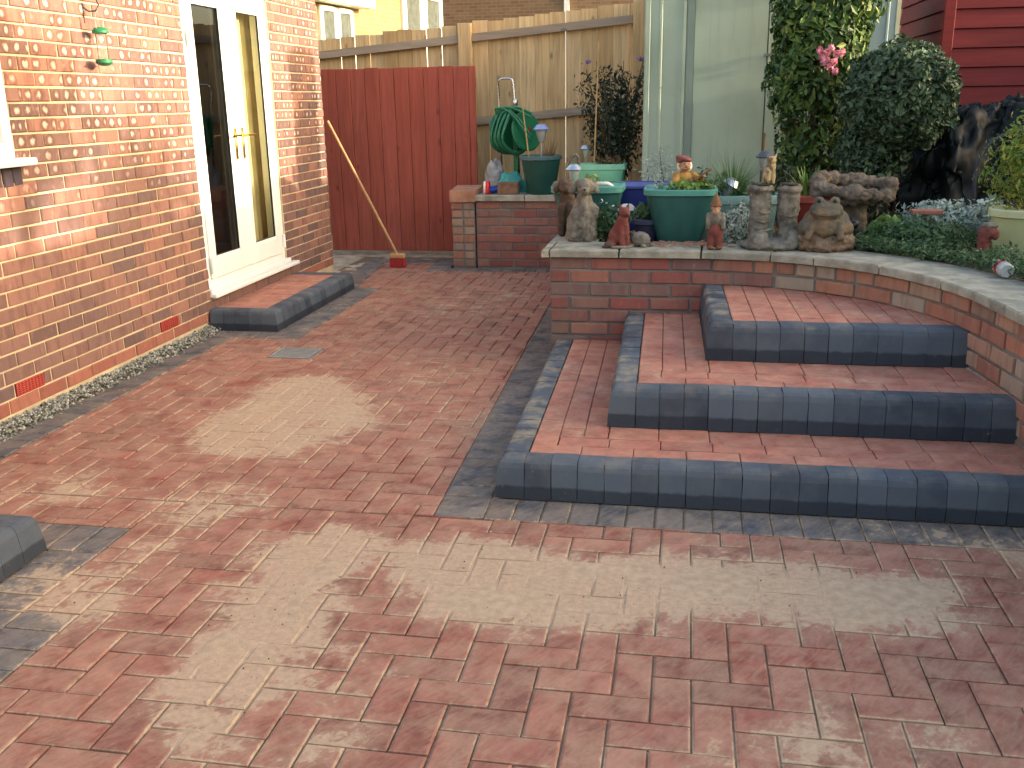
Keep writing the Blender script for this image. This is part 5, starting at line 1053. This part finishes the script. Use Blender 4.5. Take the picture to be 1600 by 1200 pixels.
# small things on the right
q_ = aty(1398, 330, 5.95); crumple('watering_can', (q_.x, 5.95, SZ+.03), (.085, .07, .085), simple('green_plastic', (28, 112, 92), .4, .15), 'small green plastic watering can in the ground cover', 'watering can', 2., amp=.12); wc = bpy.data.objects['watering_can']
put('spout', MB().tube([(.06, 0, .04), (.12, -.01, .11), (.15, -.01, .13)], [.02, .014, .018]).me('spout', True), wc.data.materials[0], wc); put('handle', MB().tube([(-.06, 0, .05), (-.10, 0, .10), (-.05, 0, .14), (0, 0, .10)], .010).me('handle', True), wc.data.materials[0], wc)
q_ = aty(1447, 331, 5.75); tag(MB().box((-.08, -.05, -.012), (.08, .05, .012), .004).put('clay_tile', M['plinth'], None, rnd=.5, loc=(q_.x, 5.75, q_.z)), 'flat terracotta tile lying in silver foliage', 'tile')
e = ST('head_figurine', 1538, 408, 'weathered red brown bird figurine standing in the ground cover', 'figurine', z=SZ+.04); put('body', blob('body', [('c', (-.015, 0, 0), (-.015, 0, .13), .028, .03), ('e', (.0, 0, .15), (.042, .04, .04)), ('e', (.03, -.02, .135), (.02, .02, .03))], .005, 2, .004, 50.), M['redstone'], e); put('cap', blob('cap', [('e', (.005, 0, .178), (.042, .04, .018))], .005, 2, .003, 50.), M['stone'], e)
# drink bottle lying on the coping
a = atz(1556, 412, ZC+.034); b = atz(1604, 444, ZC+.036); e = empty('plastic_bottle', a, 'crushed clear plastic bottle with red label lying on the coping', 'bottle'); d_ = (b-a); L_ = d_.length; rm_ = d_.to_track_quat('Z', 'Y').to_matrix().to_4x4()
o = smooth_angle(MB().lathe([(.012, 0), (.013, .02), (.016, .03), (.034, .075), (.034, .10), (.031, .105), (.031, .15), (.034, .155), (.034, .20), (.028, .215), (.001, .21)], 20).put('body', glass_mat('bottle_plastic', (.85, .88, .9, 1), .12, 1.45, .4), e)); o.matrix_basis = rm_
smooth_angle(MB().lathe([(.0325, .105), (.0325, .15)], 20).put('label', simple('red_label', (196, 30, 34), .4, .1, 30, c2=(226, 220, 216), f2=(.58, .62)), e)).matrix_basis = rm_; MB().lathe([(.014, -.014), (.0145, -.012), (.0145, .006), (.013, .007)], 16).put('bottle_top', M['white'], e).matrix_basis = rm_
# ------------------------------------------------------------------ covered heap, pipe, striped panel
YT = 7.4; x0 = aty(1405, 290, YT).x
def tarp_h(u, v): # u 0..1 across, v 0..1 depth
    return .0
bm = bmesh.new(); bmesh.ops.create_grid(bm, x_segments=130, y_segments=100, size=1)
for v in bm.verts:
    u, w_ = v.co.x, v.co.y; k = max(abs(u), abs(w_)); prof = 1-max(0, (k-.52)/.48)**1.6 if k > .52 else 1.
    fx = u*(.75+.02*math.sin(w_*9)); fy = w_*.6
    hz_ = .72*prof*(.93+.10*math.sin(u*3+1))+.05*mnoise.noise(Vector((u*3, w_*3, 1)))+.16*(.35-abs(mnoise.noise(Vector((u*2.6+w_*1.5, w_*2.0, 4)))))+.12*(.3-abs(mnoise.noise(Vector((u*5.5-w_*3, w_*6+u*4, 2)))))+.06*(.3-abs(mnoise.noise(Vector((u*11+w_*7, w_*9-u*3, 8)))))+.016*(.3-abs(mnoise.noise(Vector((u*21, w_*17, 6)))))
    bl = (.18*mnoise.noise(Vector((u*2.6, w_*2.6, 9)))+.12*abs(mnoise.noise(Vector((u*6, w_*6, 3)))))*min(1, max(0, (k-.45)*4)); v.co = Vector((fx+bl*u, fy+bl*w_, max(.0, hz_)))
bm.normal_update()
for v in bm.verts: v.co += v.normal*(.11*(.22-abs(mnoise.noise(v.co*4.2+Vector((3, 1, 2)))))+.06*(.22-abs(mnoise.noise(v.co*9+Vector((1, 5, 2)))))+.02*(.2-abs(mnoise.noise(v.co*21))))
me = bpy.data.meshes.new('covered_heap'); bm.to_mesh(me); bm.free(); me.polygons.foreach_set('use_smooth', [True]*len(me.polygons))
tag(put('covered_heap', me, M['tarp'], None, (x0+.80, YT+.25, SZ)), 'black tarpaulin draped over a garden heap below the red shed', 'tarpaulin')
P = [aty(px, py, 6.7) for px, py in ((1523, 305), (1524, 270), (1530, 245), (1545, 225), (1565, 212), (1590, 202), (1625, 190))]; P[0].z = SZ
tag(MB().tube(P, .011, 8).put('pipe', simple('grey_pipe', (60, 62, 74), .5, .1), None, True), 'thin dark pipe arching in front of the tarpaulin', 'pipe')
e = empty('striped_panel', (aty(1415, 270, 7.9).x, 7.9, SZ), 'white and brown striped slatted panel leaning behind the topiary', 'panel'); e.rotation_euler = (0, math.radians(14), 0)
for i in range(9): MB().box((-.14+i*.034, 0, 0), (-.14+i*.034+.031, .012, .50)).put('slat', [M['white'], M['brownp'], M['white'], simple('grey_slat', (160, 164, 170), .6, .1)][i % 4] if i < 6 else (M['redshed'] if i % 2 else M['white']), e, rnd=.4)
# ------------------------------------------------------------------ climber, topiary, shrubs
YC = 7.85; cx = aty(1278, 120, YC).x; e = empty('climbing_shrub', (cx, YC, SZ), 'tall leafy climbing shrub covering a post before the green shed', 'shrub')
PP, DD = [], []
for i in range(10500):
    z = random.uniform(.15, 2.05); a = random.random()*6.283; t = z/2.05; r = (.24+.15*min(1, t*1.5))*(1+.32*mnoise.noise(Vector((math.cos(a)*1.5, math.sin(a)*1.5, z*2.6)))); rr = r*(.35+.65*random.random()**.5)
    if z < .75 and random.random() < .45: continue
    PP.append((math.cos(a)*rr*(1.0), math.sin(a)*rr*.7, z)); DD.append((math.cos(a), math.sin(a), .25))
V, Fc, r = leaves(PP, .066, .48, np.array(DD), 1.1, droop=.9); foliage('leaves', V, Fc, r, M['ivy'], e)
m_ = MB()
for _ in range(26):
    a = random.random()*6.283; P = []; x, y = math.cos(a)*.1, math.sin(a)*.08
    for k in range(9): P.append((x+math.cos(a)*.18*k/8+random.gauss(0, .018), y+math.sin(a)*.10*k/8+random.gauss(0, .018), k*.17*random.uniform(.92, 1.05)))
    m_.tube(P, [.009-.0008*k for k in range(9)], 5)
m_.put('stems', M['bark'], e); MB().tube([(0, .02, 0), (0, .02, 2.0)], .03).put('post', M['bark'], e)
rw = empty('rose_cluster', (0, 0, 0), 'cluster of pink roses on the leafy climber', 'flowers'); rc = aty(1296, 90, YC-.34); rw.location = rc; m_v, m_f, m_r = [], [], []
for (px, py) in ((1284, 88), (1298, 75), (1290, 92), (1308, 84), (1315, 82), (1287, 96), (1303, 96), (1297, 104), (1292, 82), (1304, 112), (1281, 78)):
    c = Vector(aty(px, py, YC-.34-random.uniform(0, .04)))-rc; P, D = cloud(34, c, (.026, .026, .026), .4, .1); V, Fc, r = leaves(P, .022, .9, D, .6); foliage('rose', V, Fc, r, M['rose'], rw)
MB().tube([(.0, .25, -.5), (.02, .1, -.2), (0, .02, 0)], .005).put('stem', M['bark'], rw)
YB = 7.15; c = aty(1404, 152, YB); e = empty('topiary_tree', (c.x-.16, YB+.05, SZ), 'dense dark round topiary tree with a clipped ball crown', 'tree'); cz = c.z-SZ
P, D = cloud(11000, (.16, -.05, cz), (.385, .385, .36), .66, .09, 3.4, 4.); V, Fc, r = leaves(P, .046, .5, D, 1.5); P2, D2 = cloud(2600, (.02, -.02, cz-.36), (.26, .22, .22), .4, .3, 2.5, 9.); V2, F2, r2 = leaves(P2, .045, .5, D2, 1.2); n0 = len(V)
foliage('crown', np.vstack([V, V2]), Fc+[[i+n0 for i in f] for f in F2], np.concatenate([r, r2]), M['topi'], e)
m_ = MB().tube([(0, 0, -.05), (.01, .0, .2), (.06, -.01, .45), (.15, -.04, cz-.1)], [.04, .034, .03, .02], 10)
for _ in range(24): a = random.random()*6.283; b = random.uniform(-.6, 1.2); m_.tube([(.13, -.04, cz-.22), (.16+math.cos(a)*.15*math.cos(b), -.05+math.sin(a)*.15*math.cos(b), cz+.14*math.sin(b)), (.16+math.cos(a)*.35*math.cos(b), -.05+math.sin(a)*.34*math.cos(b), cz+.32*math.sin(b))], [.014, .009, .003], 5)
for k in range(5): m_.tube([(.1-.05*k, .0, 0), (.0-.05*k, -.02, .3), (.02, 0, .5)], [.016, .013, .01], 6)
m_.put('trunk', M['bark'], e)
q_ = aty(960, 200, 9.1); e = empty('flowering_shrub', (q_.x, 9.1, SZ), 'dark wispy shrub with a few lilac flowers beside the green shed', 'shrub'); zz = aty(955, 100, 9.1).z-SZ
P, D = [], []
for k in range(46):
    a = random.random()*6.283; s = random.random()**.5; tip = Vector((math.cos(a)*s*.34, math.sin(a)*s*.25, zz*random.uniform(.55, 1.02))); b0v = Vector((math.cos(a)*.05, math.sin(a)*.05, .02))
    for _ in range(95): t = random.random()**.7; c = b0v.lerp(tip, t)+Vector((random.gauss(0, .035), random.gauss(0, .035), random.gauss(0, .03))); P.append(c[:]); D.append((math.cos(a), math.sin(a), .3))
V, Fc, r = leaves(P, .045, .4, np.array(D), 1.3); foliage('leaves', V, Fc, r, M['shrub'], e)
m_ = MB()
for k in range(14): a = random.random()*6.283; m_.tube([(0, 0, 0), (math.cos(a)*.1, math.sin(a)*.1, zz*.45), (math.cos(a)*.26, math.sin(a)*.2, zz*random.uniform(.8, 1.05))], [.01, .007, .003], 5)
m_.put('stems', M['bark'], e)
for (px, py) in ((919, 97), (1000, 92)): c = Vector(aty(px, py, 9.0))-Vector((q_.x, 9.1, SZ)); Pq, Dq = cloud(26, c, (.03, .02, .025), .3); V, Fc, r = leaves(Pq, .022, .8, Dq); foliage('flower', V, Fc, r, M['lilac'], e)
def plant(name, px, py, y, z, label, rad, n, size, mat, lift=0., **k):
    q_ = aty(px, py, y); e = empty(name, (q_.x, y, z), label, 'plant'); bush(e, (0, 0, rad[2]+lift), rad, n, size, mat, base=(0, 0, 0), **k); return e
e = plant('leafy_plant', 945, 360, 5.85, SZ, 'low green plant with tiny white flowers behind the red cat', (.12, .10, .13), 700, .032, M['ground_leaf'])
P, D = cloud(26, (0, 0, .14), (.12, .10, .13), .9); V, Fc, r = leaves(P, .018, .9, D); foliage('flowers', V, Fc, r, M['whitefl'], e)['kind'] = 'stuff'
plant('silver_plant', 1155, 375, 5.72, SZ, 'silver leaved plant between the gnome and the stone boots', (.115, .10, .14), 950, .028, M['silverleaf'], asp=.4)
plant('silver_plant', 1028, 290, 7.6, SZ, 'airy silver plant behind the blue pot', (.16, .12, .19), 700, .028, M['silverleaf'], asp=.35, lift=.12)
plant('leafy_plant', 1222, 300, 6.5, SZ, 'thin dark leafy stems beside the lantern lamp', (.13, .10, .22), 260, .04, M['shrub'], lift=.05)
plant('leafy_plant', 1385, 380, 5.75, SZ, 'broad leaved green plant behind the black figurine', (.11, .09, .10), 130, .06, M['bright'], asp=.7)
plant('silver_plant', 1465, 340, 6.0, SZ, 'silver leaved mound behind the clay tile', (.22, .12, .12), 1900, .036, M['silverleaf'], asp=.4, lift=.02)
plant('silver_plant', 1545, 345, 5.9, SZ, 'silver leaved mound beside the golden conifer', (.16, .12, .12), 1300, .036, M['silverleaf'], asp=.4, lift=.04)
plant('leafy_plant', 1440, 385, 5.6, SZ, 'wide green leafy plant spilling towards the coping', (.30, .15, .10), 2000, .03, M['ground_leaf'], stems=10)
plant('leafy_plant', 1352, 345, 6.1, SZ, 'dark leafy plant at the foot of the birdbath', (.16, .12, .14), 420, .045, M['shrub'])
plant('leafy_plant', 1100, 300, 7.2, SZ, 'green leafy plant behind the chef figurine', (.22, .14, .15), 520, .04, M['ground_leaf'], lift=.05)
plant('leafy_plant', 1180, 300, 7.3, SZ, 'trailing green plant below the shed doors', (.24, .12, .13), 600, .04, M['ground_leaf'])
# creeping ground cover along the inner edge of the coping
P, D = [], []
for i in range(6500):
    s = random.uniform(1.35, 3.3); p, d, n = on(s); k = .25+abs(random.gauss(0, 1))*.16; c = p-n*k
    if k > .8 or (c.y < 3.0): continue
    P.append((c.x, c.y, SZ+.03+random.random()*.06*(1+mnoise.noise(Vector((c.x*5, c.y*5, 0))))+.03)); D.append((0, 0, 1))
V, Fc, r = leaves(P, .026, .45, np.array(D), 1.6); tag(foliage('ground_cover', V, Fc, r, M['ground_leaf'], None), 'creeping green ground cover along the coping edge', 'ground cover', kind='stuff')
P = [(random.uniform(-.5, 3.), random.uniform(5.7, 8.3), SZ+.02) for _ in range(2600)]; V, Fc, r = leaves(P, .05, .6, np.tile([0, 0, 1.], (len(P), 1)), 1.); tag(foliage('leaf_litter', V, Fc, r, M['dryleaf'], None), 'dry leaf litter over the soil of the raised bed', 'leaf litter', kind='stuff')
m_ = MB()
for _ in range(260):
    x, y = Pt.x+random.gauss(0, .14), Pt.y-.20+abs(random.gauss(0, .06))*random.choice([-1, 1]); rr = random.uniform(.004, .009)
    if y < 5.37: continue
    m_.box((x-rr, y-rr, ZC-.002), (x+rr*1.2, y+rr, ZC+rr))
tag(m_.put('pebbles', simple('pink_pebbles', (150, 118, 100), .95, .3, 60)), 'loose pebbles round the foot of the large teal pot', 'pebbles', kind='stuff')
# garden trees beyond the side fence: their thin crowns dapple the house wall
for i, (y, z, r_, n) in enumerate(((3.75, 3.85, .75, 2000), (4.9, 3.35, .7, 1100))):
    e = empty('garden_tree', (9.0, y, .4), 'slender thin crowned tree beyond the side fence, the %s of two' % ('bushier' if i == 0 else 'sparser'), 'tree'); P, D = cloud(n, (0, 0, z-.4), (r_, r_, r_*.7), .1, .4, 2., i*7.); V, Fc, r = leaves(P, .09, .55, D, 1.4); foliage('crown', V, Fc, r, M['ivy'], e)
    m_ = MB().tube([(0, 0, 0), (.03, .02, 1.6), (0, 0, z-.3)], [.07, .055, .02], 8)
    for _ in range(9): q_ = random.choice(P.tolist()); m_.tube([(0, 0, z-1.2), (q_[0]*.5, q_[1]*.5, z-.8), q_], [.02, .014, .006], 5)
    m_.put('trunk', M['bark'], e)
